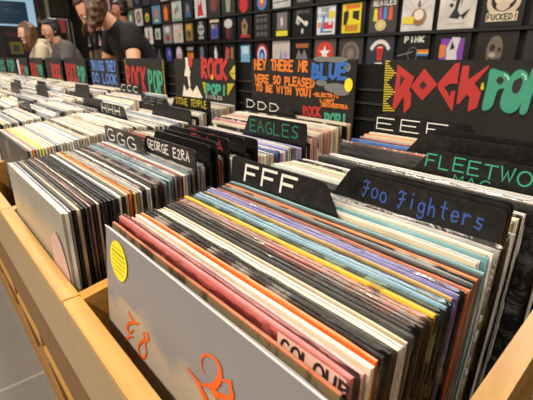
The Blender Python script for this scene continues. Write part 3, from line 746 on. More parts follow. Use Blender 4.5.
def yl(bm, y):
    for q in range(22):
        py = 61+q*2.35; ln = 3+8.5*abs(((q+3) % 8)-4)/4.0; x0 = 385.5-q*.12
        ribbon(bm, [q0(x0, py), q0(x0+ln, py+.3)], .0022, y, cap=False)
layer(s0, 'ampersand', YEL, lambda bm, y: letters(bm, '&', S(338, 128), S(352, 128), (0, .0085), .0024, y), .0006, 'small yellow ampersand')
layer(s0, 'zigzag', YEL, yl, .0006, 'yellow ruled zigzag border')
s1 = sign(1, 'black sign with orange song lyric, blue word and ROCK & POP!'); q1 = spx(s1)
def T(x, y): return q1(245+x/4.845, 55+y/4.845)
def up_(a, b): return (b[0]-a[0], b[1]-a[1])
def ln(bm, text, a, b, t, w, y, fill=.8):
    letters(bm, text, a, b, up_(a, t), w, y, fill=fill, jit=.04, rr=random.Random(5))
def orange(bm, y):
    ln(bm, 'HEY THERE MR', T(48, 68), T(308, 82), T(48, 24), .0050, y)
    ln(bm, 'WE#RE SO PLEASED'.replace('#', ''), T(50, 130), T(340, 158), T(50, 96), .0046, y)
    ln(bm, 'TO BE WITH YOU!', T(54, 172), T(328, 203), T(54, 142), .0046, y)
    ln(bm, '-ELECTRIC', T(330, 198), T(458, 208), T(330, 183), .0026, y); ln(bm, 'LIGHT', T(365, 226), T(435, 232), T(365, 212), .0026, y)
    ln(bm, 'ORCHESTRA', T(372, 248), T(500, 262), T(372, 232), .0028, y)
layer(s1, 'lettering', (212, 116, 40), orange, label='orange hand lettering')
def clouds(bm, y):
    for (x, z, a, b) in ((370, 20, 40, 14), (440, 22, 60, 14), (495, 60, 18, 22), (370, 135, 28, 16), (440, 160, 60, 24), (465, 175, 45, 22)):
        c_ = T(x, z); e_ = T(x+a, z); f_ = T(x, z+b); disc(bm, c_[0], c_[1], abs(e_[0]-c_[0]), abs(f_[1]-c_[1]), y)
        y -= .00005
layer(s1, 'clouds', (112, 112, 108), clouds, .0002, 'grey chalk clouds')
layer(s1, 'lettering', (48, 98, 170), lambda bm, y: ln(bm, 'BLUE', T(328, 112), T(500, 116), T(332, 48), .0080, y), .0009, 'blue block lettering')
layer(s1, 'sun', (226, 210, 40), lambda bm, y: disc(bm, T(503, 145)[0], T(503, 145)[1], .010, .013, y), .0012)
layer(s1, 'lettering', RED, lambda bm, y: ln(bm, 'ROCK', T(285, 292), T(372, 300), T(285, 250), .0046, y), .0009, 'red lettering')
layer(s1, 'lettering', GRN, lambda bm, y: ln(bm, 'POP!', T(390, 335), T(498, 345), T(390, 285), .0056, y), .0009, 'green lettering')
s2 = sign(2, 'black sign with white painted figure, red ROCK and green POP!'); q2 = spx(s2)
def U(x, y): return q2(175+x/6.66, 52+y/6.66)
def fig(bm, y):
    poly(bm, [U(68, 35), U(85, 38), U(88, 80), U(104, 135), U(98, 165), U(104, 230), U(92, 228), U(84, 165), U(62, 158), U(72, 90)], y)
    poly(bm, [U(48, 320), U(60, 215), U(80, 260), U(98, 232), U(120, 265), U(145, 222), U(185, 305)], y)
layer(s2, 'painted_figure', (214, 204, 184), fig, label='white painted figure')
layer(s2, 'lettering', RED, lambda bm, y: (ln(bm, 'ROCK', U(182, 165), U(355, 185), U(182, 50), .0115, y), disc(bm, U(103, 62)[0], U(103, 62)[1], .012, .017, y)), .0006, 'red angular lettering')
layer(s2, 'lettering', GRN, lambda bm, y: ln(bm, 'POP!', U(212, 275), U(350, 290), U(212, 218), .0085, y), .0006, 'green lettering')
def y2(bm, y):
    for q in range(7):
        h = q*7; ribbon(bm, [U(392-q*5, 95+q*8), U(402, 95+q*8)], .0030, y, cap=False)
        ribbon(bm, [U(392-(6-q)*5, 145+q*6), U(402, 145+q*6)], .0026, y, cap=False)
        ribbon(bm, [U(185+q*2, 205+q*11), U(205, 205+q*11)], .0032, y, cap=False); ribbon(bm, [U(350, 215+q*11), U(395-q*6, 215+q*11)], .0032, y, cap=False)
    disc(bm, U(250, 168)[0], U(250, 168)[1], .006, .007, y)
layer(s2, 'rays', YEL, y2, .0009, 'yellow ruled rays')
layer(s2, 'lettering', (150, 146, 138), lambda bm, y: ln(bm, 'SINGLES', U(205, 305), U(320, 320), U(205, 285), .0030, y), .0009, 'grey lettering')
s3 = sign(3, 'black sign painted ROCK & POP in red and green, fourth from the right')
def rp(o, z=.20, h=.085, w=.012):
    layer(o, 'lettering', RED, lambda bm, y: letters(bm, 'ROCK', (-.142, z), (.03, z-.004), (0, h), w, y, fill=.72), .0006, 'red angular lettering')
    layer(o, 'lettering', GRN, lambda bm, y: letters(bm, 'POP', (.040, z+.006), (.150, z+.002), (0, h*.8), w*.9, y, fill=.72), .0006, 'green lettering')
rp(s3)
layer(s3, 'border', YEL, lambda bm, y: [ribbon(bm, [(-.150, .03), (-.148, .31)], .004, y), ribbon(bm, [(.148, .03), (.15, .31)], .003, y)], label='yellow painted border')
s4 = sign(4, 'black sign with rows of blue lettering, small red and green words, fifth from the right')
def b4(bm, y):
    for z, tx in ((.265, 'THINGS THEY'), (.215, 'DO LOOK'), (.165, 'AWFUL COLD')): letters(bm, tx, (-.14, z), (.14, z), (0, .036), .0085, y)
layer(s4, 'lettering', (84, 120, 190), b4, label='rows of blue lettering')
layer(s4, 'lettering', RED, lambda bm, y: letters(bm, 'ROCK', (-.12, .115), (-.03, .11), (0, .04), .009, y), .0006, 'red lettering')
layer(s4, 'lettering', GRN, lambda bm, y: letters(bm, 'POP', (-.02, .110), (.06, .11), (0, .04), .009, y), .0006, 'green lettering')
s5 = sign(5, 'black sign painted ROCK & POP in red and green, sixth from the right'); rp(s5, .205, .08)
s6 = sign(6, 'black sign with small red lettering and a green patch, seventh from the right')
layer(s6, 'lettering', RED, lambda bm, y: letters(bm, 'ROCK', (-.03, .215), (.14, .21), (0, .065), .014, y), label='red lettering')
layer(s6, 'lettering', GRN, lambda bm, y: letters(bm, 'POP', (-.0, .150), (.12, .15), (0, .05), .012, y), label='green lettering')
layer(s6, 'painted_figure', (196, 150, 150), lambda bm, y: disc(bm, -.06, .12, .03, .05, y), label='pink painted blot')
s7 = sign(7, 'black sign painted ROCK & POP in red and green, eighth from the right'); rp(s7, .21, .07)
s8 = sign(8, 'black sign with a white painted strip beside red and green lettering, ninth from the right')
rp(s8, .19, .075); layer(s8, 'painted_figure', (206, 200, 196), lambda bm, y: rect(bm, -.15, -.09, .12, .30, y), .0012, 'white painted strip')
s9 = sign(9, 'black sign with green lettering over a cream patch, tenth from the right')
layer(s9, 'lettering', GRN, lambda bm, y: letters(bm, 'POP', (-.13, .22), (.13, .22), (0, .07), .016, y), label='green lettering')
layer(s9, 'painted_figure', (200, 190, 150), lambda bm, y: rect(bm, -.08, .1, .12, .18, y), label='cream painted patch')
s10 = sign(10, 'black sign with green lettering at the left edge, eleventh from the right')
layer(s10, 'lettering', GRN, lambda bm, y: letters(bm, 'ROCK', (-.13, .22), (.13, .22), (0, .07), .016, y), label='green lettering')

# colourful shrink-wrapped packet lying on the far bins between two signs
pk_ = empty('gift_packet', (-.585, .80, EYE-.06), (0, 0, .1)); tag(pk_, 'red, blue and orange packet lying behind the gap between the two nearest signs', 'packet')
bm = bmesh.new(); bmesh.ops.create_icosphere(bm, subdivisions=3, radius=1)
for v in bm.verts: v.co = Vector((v.co.x*.035-.02, v.co.y*.03, v.co.z*.014)) + v.normal*.003*noise.noise(v.co*3)
link('red_bag', bm, art((190, 40, 44), (70, 90, 170), scale=60, thr=.5, soft=.03), pk_, True)
bm = bmesh.new(); bmesh.ops.create_icosphere(bm, subdivisions=3, radius=1)
for v in bm.verts: v.co = Vector((v.co.x*.035+.035, v.co.y*.03, v.co.z*.019)) + v.normal*.003*noise.noise(v.co*3+Vector((5, 0, 0)))
link('orange_bag', bm, art((226, 142, 40), (90, 70, 50), scale=70, thr=.55, soft=.03), pk_, True)
# far bins behind the partition, seen through the gaps: dark boxes
bx = empty('record_box', (-.585, .93, EYE-.4695)); tag(bx, 'black storage box with ribbed front behind the gap between the two nearest signs', 'box')
bm = bmesh.new(); box(bm, -.17, .17, -.24, .22, 0, .385, bev=.004); link('body', bm, paint((20, 19, 18), .6), bx)
bm = bmesh.new()
for z in (.3, .33, .36): box(bm, -.17, .17, -.2445, -.2405, z, z+.006)
link('rib', bm, paint((62, 56, 50), .5), bx)

# ---------------------------------------------------------------- T-shirt display cards on the back wall
D = 3.2; CW, CH = .0985*D, .092*D
def cell(n, row):       # centre x, centre z of a pocket; row 0 is the lowest one in view
    return -(.327+.0985*(n+.5))*D, EYE+(.057+.092*(row-.5))*D
NCOL = 27
bm = bmesh.new()
for row in range(-1, 5):
    z = EYE+(.057+.092*(row-.5)-.046)*D
    if z < ZC-.1: box(bm, -(.327+.0985*NCOL)*D, 1.2, 3.16, 3.2145, z-.010, z+.010)
rails = link('display_rails', bm, paint((26, 24, 24), .5)); tag(rails, 'black horizontal rails holding the rows of shirt cards', 'display rail')
ROWW = {0: 'lowest row', 1: 'second row up', 2: 'third row up', 3: 'top row'}
def card(n, row, base, motifs, desc, w=.86, h=.90):
    x, z = cell(n, row)
    o = bpy.data.objects.new('shirt_card', None)
    cw, ch = CW*w/2, CH*h/2
    bm = bmesh.new(); box(bm, -cw, cw, -.004, .004, 0, 2*ch, bev=.001)
    o = link('shirt_card', bm, art(base, tuple(int(c*.86) for c in base), scale=8, thr=.5, soft=.2, edge=base))
    o.location = (x, 3.19, z-ch); o.rotation_euler = (0, 0, 0)
    pos = f'{ROWW[row]}, {ordn(n+2)} from right'
    tag(o, f'{desc}, {pos}', 'T-shirt card', 'shirt cards on the back wall')
    bm = bmesh.new(); mats = []; y = -.0046
    def M(rgb):
        p = paint(rgb, .6)
        if p not in mats: mats.append(p)
        return mats.index(p)
    for m in motifs:
        y -= .0006
        k_, rgb, a = m[0], m[1], m[2:]
        mi = M(rgb)
        fx = lambda u: (u-.5)*2*cw
        fz = lambda v: v*2*ch
        if k_ == 'r': rect(bm, fx(a[0]), fx(a[1]), fz(a[2]), fz(a[3]), y, mi)
        elif k_ == 'd': disc(bm, fx(a[0]), fz(a[1]), a[2]*2*cw, a[3]*2*ch, y, mi)
        elif k_ == 'p': poly(bm, [(fx(p[0]), fz(p[1])) for p in a[0]], y, mi)
        elif k_ == 'l': ribbon(bm, [(fx(p[0]), fz(p[1])) for p in a[0]], a[1]*2*cw, y, mi)
        elif k_ == 't': letters(bm, a[0], (fx(a[1]), fz(a[3])), (fx(a[2]), fz(a[3])), (0, a[4]*2*ch), a[5]*2*cw, y, mi)
        elif k_ == 'ring': ribbon(bm, [(fx(a[0])+a[2]*2*cw*math.cos(t*PI/10), fz(a[1])+a[3]*2*ch*math.sin(t*PI/10)) for t in range(20)], a[4]*2*cw, y, mi, closed=True)
    orient(bm)
    if motifs: link('print', bm, mats, o)
    else: bm.free()
    return o
W_, K_, G_ = (226, 222, 214), (18, 18, 18), (40, 40, 44)
star = [(.5+(.26 if k % 2 == 0 else .11)*math.sin(k*PI/5), .5+(.28 if k % 2 == 0 else .12)*math.cos(k*PI/5)) for k in range(10)]
zig = lambda x, y, w, h: [(x, y), (x+w*.3, y+h), (x+w*.5, y+h*.3), (x+w*.8, y+h), (x+w, y)]
SPEC = {
 (-1, 0): (G_, [('d', (120, 116, 108), .45, .5, .12, .25)], 'black card with dim grey face'),
 (0, 0): ((34, 28, 24), [('d', (112, 98, 86), .48, .52, .20, .38), ('d', (46, 38, 34), .42, .6, .07, .09), ('d', (46, 38, 34), .60, .55, .05, .06), ('d', (170, 156, 140), .44, .42, .09, .06), ('l', (30, 24, 22), [(.36, .33), (.5, .28), (.62, .34)], .03)], 'dark card with sepia skull-like face'),
 (1, 0): (K_, [('r', (126, 62, 160), .18, .84, .2, .86), ('r', (214, 120, 60), .16, .34, .35, .7), ('p', (206, 200, 206), [(.4, .2), (.36, .6), (.5, .9), (.72, .88), (.66, .5), (.7, .2)]), ('p', (30, 26, 34), [(.46, .55), (.5, .8), (.6, .6)])], 'black card with purple and orange panel and pale figure'),
 (2, 0): ((20, 20, 20), [('t', W_, 'PINK', .2, .86, .80, .15, .045), ('l', (150, 150, 150), [(.0, .40), (.5, .52)], .02), ('r', (214, 120, 50), .62, 1, .5, .58), ('r', (206, 190, 80), .62, 1, .46, .5), ('r', (70, 110, 170), .62, 1, .40, .46), ('ring', (110, 114, 120), .5, .45, .16, .2, .02)], 'black card lettered PINK with a band of colours'),
 (3, 0): ((52, 56, 66), [('l', (214, 210, 204), arc(.5, .42, .36, .42, 30, 150), .12), ('d', (190, 40, 40), .5, .62, .14, .11), ('p', (200, 44, 42), [(.4, .6), (.62, .6), (.58, .25), (.42, .28)]), ('l', (226, 210, 206), [(.42, .66), (.58, .66)], .03), ('l', (60, 20, 20), [(.51, .56), (.5, .34)], .02), ('p', (214, 210, 204), [(.3, .1), (.7, .1), (.6, .2), (.4, .2)])], 'slate card with red open-mouth motif under a white arc'),
 (4, 0): ((62, 60, 60), [('d', (110, 98, 92), .5, .48, .38, .40), ('ring', (140, 100, 96), .5, .48, .32, .34, .03), ('ring', (70, 66, 64), .5, .48, .22, .24, .04), ('d', (132, 118, 110), .5, .48, .12, .14)], 'grey card with faded round emblem'),
 (5, 0): ((92, 84, 76), [('d', (204, 62, 50), .5, .5, .40, .40), ('p', (236, 230, 224), star)], 'brown card with red disc and white star'),
 (6, 0): (K_, [('r', (160, 96, 50), .2, .85, .7, .86), ('p', (120, 116, 118), [(.2, .3), (.35, .66), (.5, .4), (.66, .66), (.84, .3)]), ('r', (100, 90, 80), .22, .84, .12, .3)], 'black card with orange heading over grey figures'),
 (7, 0): ((214, 200, 196), [('p', (110, 150, 180), [(.4, .2), (.5, .75), (.62, .2)]), ('d', (176, 150, 190), .75, .4, .14, .2)], 'pale pink card with blue figure'),
 (8, 0): (K_, [('d', (168, 50, 60), .5, .5, .36, .42), ('d', (230, 220, 220), .5, .46, .28, .34), ('d', (50, 60, 160), .5, .42, .2, .28), ('d', (120, 190, 230), .5, .38, .1, .18)], 'black card with red, white and blue arch'),
 (9, 0): ((24, 34, 44), [('r', (120, 170, 200), .2, .84, .15, .86), ('r', (190, 214, 224), .3, .75, .5, .8)], 'dark card with misty light blue panel'),
 (10, 0): ((30, 26, 26), [('p', (170, 80, 80), [(.1, .1), (.25, .85), (.5, .7), (.45, .1)]), ('r', (160, 110, 70), .6, .8, .1, .8)], 'dark card with red and tan shapes'),
 (11, 0): (K_, [('p', (206, 206, 208), [(.45, .1), (.4, .6), (.55, .9), (.68, .5), (.62, .1)])], 'black card with pale standing figure'),
 (12, 0): (K_, [('p', (100, 102, 116), [(.3, .1), (.3, .8), (.5, .9), (.66, .7), (.6, .1)])], 'black card with dim grey figure'),
 (13, 0): (K_, [('r', (150, 150, 146), .2, .8, .7, .86), ('d', (214, 130, 30), .35, .42, .14, .2), ('d', (224, 150, 40), .66, .42, .14, .2)], 'black card with orange twin shapes'),
 (14, 0): (K_, [('d', (214, 170, 196), .5, .5, .34, .42), ('r', (226, 216, 220), .3, .72, .55, .8)], 'black card with pink oval'),
 (15, 0): (K_, [('d', (64, 66, 150), .5, .5, .34, .4), ('d', (140, 136, 200), .56, .56, .12, .16)], 'black card with blue and violet swirl'),
 (16, 0): (K_, [('p', (76, 82, 110), [(.2, .1), (.5, .9), (.8, .1)])], 'black card with dim blue peak'),
 (17, 0): ((170, 150, 146), [('r', (90, 60, 66), .3, .6, .2, .6)], 'dusty card with dark centre'),
 (-1, 1): (K_, [('d', (200, 180, 150), .5, .5, .3, .3)], 'black card with cream emblem'),
 (0, 1): (K_, [('d', (206, 186, 160), .5, .60, .40, .38), ('d', (30, 26, 24), .5, .64, .30, .28), ('d', (216, 196, 168), .40, .68, .12, .14), ('d', (216, 196, 168), .62, .66, .13, .13), ('d', (206, 186, 160), .50, .50, .16, .12), ('l', (30, 26, 24), [(.36, .72), (.42, .66)], .03), ('l', (30, 26, 24), [(.58, .68), (.66, .64)], .03), ('r', (216, 200, 172), .14, .88, .13, .34), ('t', (24, 20, 20), 'FUCKED!', .17, .90, .17, .13, .028)], 'black card with round cream cartoon mass over bold lettering'),
 (1, 1): ((220, 214, 204), [('p', (36, 34, 34), [(.42, .35), (.48, .95), (.60, .95), (.52, .45)]), ('p', (28, 26, 26), [(.60, .95), (.66, .95), (.6, .5)]), ('p', (40, 38, 38), [(.30, .30), (.46, .56), (.62, .34), (.56, .26)]), ('p', (30, 28, 28), [(.62, .34), (.86, .5), (.7, .24)]), ('d', (40, 38, 38), .34, .62, .05, .05), ('d', (60, 58, 56), .38, .78, .06, .04), ('t', (50, 46, 44), '--------', .24, .76, .12, .035, .012)], 'white card with black falling figures'),
 (2, 1): ((222, 216, 212), [('l', (190, 180, 172), [(.5, .5), (.1, .7)], .02), ('l', (190, 180, 172), [(.5, .5), (.2, .9)], .02), ('l', (190, 180, 172), [(.5, .5), (.8, .9)], .02), ('l', (190, 180, 172), [(.5, .5), (.92, .66)], .02), ('d', (150, 118, 80), .56, .38, .24, .24), ('d', (226, 214, 200), .56, .44, .15, .15), ('r', (150, 110, 70), .4, .74, .20, .30), ('r', (222, 200, 60), .06, .42, .20, .40), ('p', (120, 90, 70), [(.5, .66), (.54, .9), (.6, .66)])], 'white card with golden seated figure and yellow patch'),
 (3, 1): ((66, 62, 58), [('t', (214, 206, 196), 'BEATLES', .14, .96, .80, .17, .036), ('p', (214, 200, 60), [(.15, .35), (.18, .72), (.30, .72), (.32, .35)]), ('p', (196, 70, 130), [(.34, .4), (.36, .74), (.46, .74), (.48, .4)]), ('p', (80, 140, 196), [(.52, .4), (.54, .74), (.64, .74), (.66, .4)]), ('p', (216, 90, 56), [(.70, .36), (.72, .74), (.84, .74), (.86, .36)]), ('d', (214, 196, 136), .45, .22, .20, .17), ('ring', (160, 136, 84), .45, .22, .14, .12, .015)], 'grey card lettered BEATLES with bright coats above cream disc'),
 (4, 1): (K_, [('r', (228, 204, 40), .06, .84, .04, .96), ('r', (214, 110, 40), .2, .78, .80, .92), ('p', (30, 30, 26), [(.12, .3), (.12, .7), (.3, .78), (.34, .6), (.26, .3)]), ('p', (30, 30, 26), [(.5, .72), (.76, .72), (.76, .42), (.5, .5)]), ('r', (196, 130, 30), .2, .74, .1, .3)], 'yellow card with black figures and orange heading'),
 (5, 1): (K_, [('r', (216, 220, 226), .08, .92, .03, .97), ('t', (40, 40, 50), 'FOO', .3, .66, .78, .12, .03), ('t', (50, 50, 60), 'FIGHTERS', .12, .84, .6, .12, .022), ('d', (230, 200, 40), .76, .68, .13, .13), ('r', (200, 60, 60), .36, .84, .22, .44), ('r', (230, 150, 60), .12, .3, .28, .44), ('p', (80, 140, 210), [(.24, .1), (.38, .66), (.46, .66), (.38, .1)]), ('r', (60, 60, 70), .4, .8, .1, .14), ('r', (216, 220, 226), .62, .78, .36, .42)], 'white card lettered FOO FIGHTERS with red and blue shapes'),
 (6, 1): (K_, [('t', (120, 120, 118), 'SPRING', .2, .85, .82, .1, .02), ('l', (214, 212, 206), [(.22, .5), (.26, .7), (.42, .6), (.54, .52), (.70, .40)], .09), ('l', (214, 212, 206), [(.42, .62), (.3, .44)], .05), ('d', (214, 212, 206), .70, .46, .11, .09), ('d', (200, 198, 194), .52, .2, .06, .1)], 'black card with white guitarist strokes'),
 (7, 1): (K_, [('r', (122, 112, 112), .26, .84, .3, .94), ('p', (214, 208, 204), [(.5, .4), (.46, .7), (.56, .8), (.62, .5)]), ('r', (222, 208, 50), .22, .88, .06, .26)], 'black card with mauve panel above a yellow block'),
 (8, 1): ((44, 42, 46), [('r', (92, 86, 92), .14+.26*a, .32+.26*a, .1+.27*b, .26+.27*b) for a in range(3) for b in range(3)]+[('r', (110, 104, 108), .14, .84, .88, .93)], 'charcoal card with three-by-three grid of grey portraits'),
 (9, 1): (K_, [('p', (140, 118, 80), [(.3, .2), (.3, .7), (.5, .9), (.72, .6), (.66, .2)]), ('d', (60, 44, 34), .5, .55, .08, .12), ('r', (170, 40, 40), .2, .84, .08, .2)], 'black card with brown figure over a red strip'),
 (10, 1): (K_, [('d', (196, 190, 190), .46, .72, .32, .2), ('p', (110, 30, 44), [(.3, .06), (.26, .5), (.5, .5), (.52, .06)]), ('p', (40, 34, 36), [(.56, .06), (.52, .5), (.8, .5), (.76, .06)])], 'black card with pale hair shape over dark red'),
 (11, 1): (K_, [('r', (220, 206, 170), .12, .88, .84, .97), ('p', (96, 86, 140), [(.2, .1), (.2, .76), (.8, .76), (.8, .1)]), ('d', (170, 160, 110), .4, .66, .12, .1), ('d', (50, 70, 150), .5, .34, .26, .2)], 'black card with cream heading over violet scene'),
 (12, 1): (K_, [('d', (168, 170, 166), .48, .56, .28, .28), ('d', K_, .38, .58, .07, .08), ('d', K_, .6, .58, .07, .08), ('r', (150, 152, 148), .26, .72, .12, .26), ('r', (140, 142, 138), .3, .7, .86, .94)], 'black card with white skull'),
 (13, 1): ((46, 38, 26), [('r', (140, 112, 50), .18, .84, .08, .92), ('d', (196, 146, 50), .5, .72, .24, .16), ('d', (70, 56, 44), .5, .4, .16, .2)], 'brown card with golden print'),
 (14, 1): ((214, 204, 196), [('d', (206, 150, 130), .4, .6, .08, .1), ('d', (120, 130, 110), .62, .4, .08, .1), ('d', (200, 170, 90), .4, .25, .07, .08)], 'white card with small scattered blots'),
 (15, 1): ((150, 144, 146), [('d', (200, 198, 200), .5, .72, .28, .18), ('r', (150, 60, 66), .3, .7, .15, .42)], 'grey card with red lower shape'),
 (16, 1): (K_, [('r', (176, 180, 170), .2, .84, .24, .84), ('d', (90, 100, 96), .5, .5, .14, .2)], 'black card with pale grey panel'),
 (17, 1): ((224, 218, 212), [('p', (40, 40, 46), [(.4, .4), (.45, .86), (.6, .7), (.55, .4)]), ('d', (180, 50, 60), .5, .3, .14, .12)], 'white card with black and red figure'),
 (6, 2): (K_, [('r', (110, 104, 100), .2, .85, .1, .9)], 'black card with grey block'),
 (7, 2): ((206, 204, 200), [('l', (90, 90, 90), [(.1, .2), (.9, .24)], .04), ('l', (90, 90, 90), [(.15, .35), (.85, .4)], .04)], 'white card with sketchy grey lines'),
 (8, 2): (K_, [('d', (70, 130, 190), .5, .3, .3, .3), ('d', (206, 80, 60), .5, .3, .18, .2), ('d', (220, 190, 120), .5, .36, .09, .12)], 'black card with blue and red roundel'),
 (9, 2): (K_, [('d', (196, 34, 34), .45, .3, .3, .3)], 'black card with red blob'),
 (10, 2): ((44, 48, 44), [('p', (140, 150, 132), [(.35, .1), (.3, .8), (.7, .8), (.62, .1)])], 'dark green-grey card with pale figure'),
 (11, 2): ((52, 46, 42), [('d', (120, 60, 54), .5, .5, .28, .3)], 'brown card with dull red disc'),
 (12, 2): ((226, 222, 220), [('p', (200, 40, 36), [(.25, .1), (.3, .8), (.45, .5), (.6, .85), (.78, .1)]), ('d', (60, 60, 90), .5, .45, .08, .12)], 'white card with red figures'),
 (13, 2): (K_, [('p', (60, 90, 130), [(.2, .1), (.3, .8), (.7, .7), (.8, .1)]), ('d', (170, 110, 60), .5, .5, .12, .16)], 'black card with blue and brown print'),
 (14, 2): ((200, 208, 196), [('r', (110, 170, 110), .1, .9, .02, .12), ('d', (190, 90, 70), .4, .5, .12, .16), ('d', (100, 120, 160), .64, .6, .12, .16)], 'pale green card with mixed blots'),
 (15, 2): ((70, 40, 24), [('p', (226, 110, 40), [(.3, .1), (.25, .6), (.5, .9), (.72, .6), (.66, .1)])], 'brown card with orange figure'),
 (16, 2): ((90, 140, 170), [('d', (216, 90, 50), .5, .5, .14, .3), ('r', (214, 210, 190), .3, .7, .1, .2)], 'light blue card with orange figure'),
 (17, 2): (K_, [('d', (196, 170, 50), .5, .4, .26, .26), ('d', (60, 120, 70), .5, .36, .12, .14)], 'black card with yellow and green print'),
}
CN = [((160, 60, 54), 'red'), ((190, 120, 66), 'orange'), ((176, 160, 80), 'yellow'), ((86, 120, 92), 'green'), ((84, 110, 140), 'blue'), ((110, 80, 120), 'purple'), ((220, 214, 206), 'white'), ((120, 118, 116), 'grey'), ((206, 150, 150), 'pink')]
BN = [((18, 18, 18), 'black'), ((18, 18, 18), 'black'), ((44, 42, 46), 'charcoal'), ((216, 210, 202), 'white'), ((120, 100, 84), 'brown')]
SH = ['oval', 'panel', 'peak', 'star', 'ring']
r2 = random.Random(21)
for row in range(4):
    for n in range(-1, NCOL):
        if (n, row) in SPEC:
            b, m, d = SPEC[n, row]; card(n, row, b, m, d); continue
        b = r2.choice(BN); c = r2.choice([q for q in CN if q[1] != b[1]]); c2 = r2.choice(CN); s = r2.choice(SH)
        m = {'oval': [('d', c[0], .5, .5, .32, .36), ('d', c2[0], .5, .5, .14, .2)], 'panel': [('r', c[0], .2, .82, .14, .86), ('d', c2[0], .5, .5, .16, .2)],
             'peak': [('p', c[0], [(.2, .15), (.5, .9), (.8, .15)]), ('r', c2[0], .2, .8, .08, .16)], 'star': [('p', c[0], star), ('r', c2[0], .25, .75, .84, .92)],
             'ring': [('ring', c[0], .5, .5, .28, .3, .08), ('d', c2[0], .5, .5, .12, .14)]}[s]
        card(n, row, b[0], m, f'{b[1]} card with {c[1]} {s} and {c2[1]} accent')

# ---------------------------------------------------------------- far left end wall
XW = X0
def wq(px, py):
    p = on_plane(px, py, Vector((XW, 0, 0)), Vector((1, 0, 0))); return (p.y, p.z)
def wallbox(bm, a, b, t0, t1, mi=0):
    (ya, za), (yb, zb) = wq(*a), wq(*b)
    box(bm, t0, t1, min(ya, yb), min(max(ya, yb), Y1-.01), min(za, zb), min(max(za, zb), ZC-.01), mi)
sc = empty('wall_screen', (XW, 0, 0)); tag(sc, 'dark blue wall screen with pale blue surround at the upper left corner', 'screen')
SB = paint((150, 186, 210), .5, emit=.5); SD = paint((30, 58, 84), .3, emit=.12)
bm = bmesh.new(); wallbox(bm, (-12, -8), (37, 27), .0, .04); link('surround', bm, SB, sc)
bm = bmesh.new(); wallbox(bm, (-8, 0), (29, 25), .041, .05); link('panel', bm, SD, sc)
bm = bmesh.new()
for k_, (x0_, x1_) in enumerate(((3, 12), (3, 15), (3, 11), (3, 19))): wallbox(bm, (x0_, 4.3+k_*2.4), (x1_, 5.1+k_*2.4), .0505, .052)
link('text_lines', bm, paint((120, 140, 140), .5, emit=.15), sc)
def poster(name, a, b, rgb, motifs, label, cat='poster', t=.03):
    o = empty(name, (XW, 0, 0)); tag(o, label, cat)
    bm = bmesh.new(); wallbox(bm, a, b, 0, t); link('backing', bm, paint(rgb, .5), o)
    for q, (rg, a2, b2) in enumerate(motifs):
        bm = bmesh.new(); wallbox(bm, a2, b2, t+.001+q*.004, t+.004+q*.004); link('print', bm, paint(rg, .5), o)
poster('poster', (2, 28), (27, 56), (30, 20, 32), [((70, 30, 44), (5, 32), (22, 37)), ((120, 104, 40), (9, 42), (24, 54)), ((60, 66, 50), (12, 45), (20, 52))], 'dark purple poster with ochre figure below the wall screen')
poster('wall_shelf', (36, 0), (41, 24), (96, 60, 36), [((150, 100, 60), (36.5, 18), (40.5, 23))], 'brown wooden shelf end beside the wall screen', 'shelf', .06)
poster('notice_board', (46, -4), (88, 18), (52, 44, 38), [], 'dark brown board hanging above the framed red poster', 'board', .05)
poster('framed_poster', (49, 18), (72, 52), (170, 160, 148), [((26, 22, 24), (51, 20), (70.5, 52)), ((196, 80, 80), (57, 20), (66, 33)), ((110, 96, 70), (66, 34), (70, 44))], 'framed black poster with red image behind the dark-haired shopper')
poster('display_board', (73, 22), (82, 50), (176, 170, 160), [], 'plain off-white board beside the framed red poster', 'board')
bm = bmesh.new()
yy0, zz0 = wq(46, 0)
box(bm, XW+.0, XW+.12, wq(43, 0)[0], wq(46, 0)[0], 0, ZC-.005); pst = link('trim_1', bm, paint((150, 138, 124), .5)); pst['kind'] = 'structure'

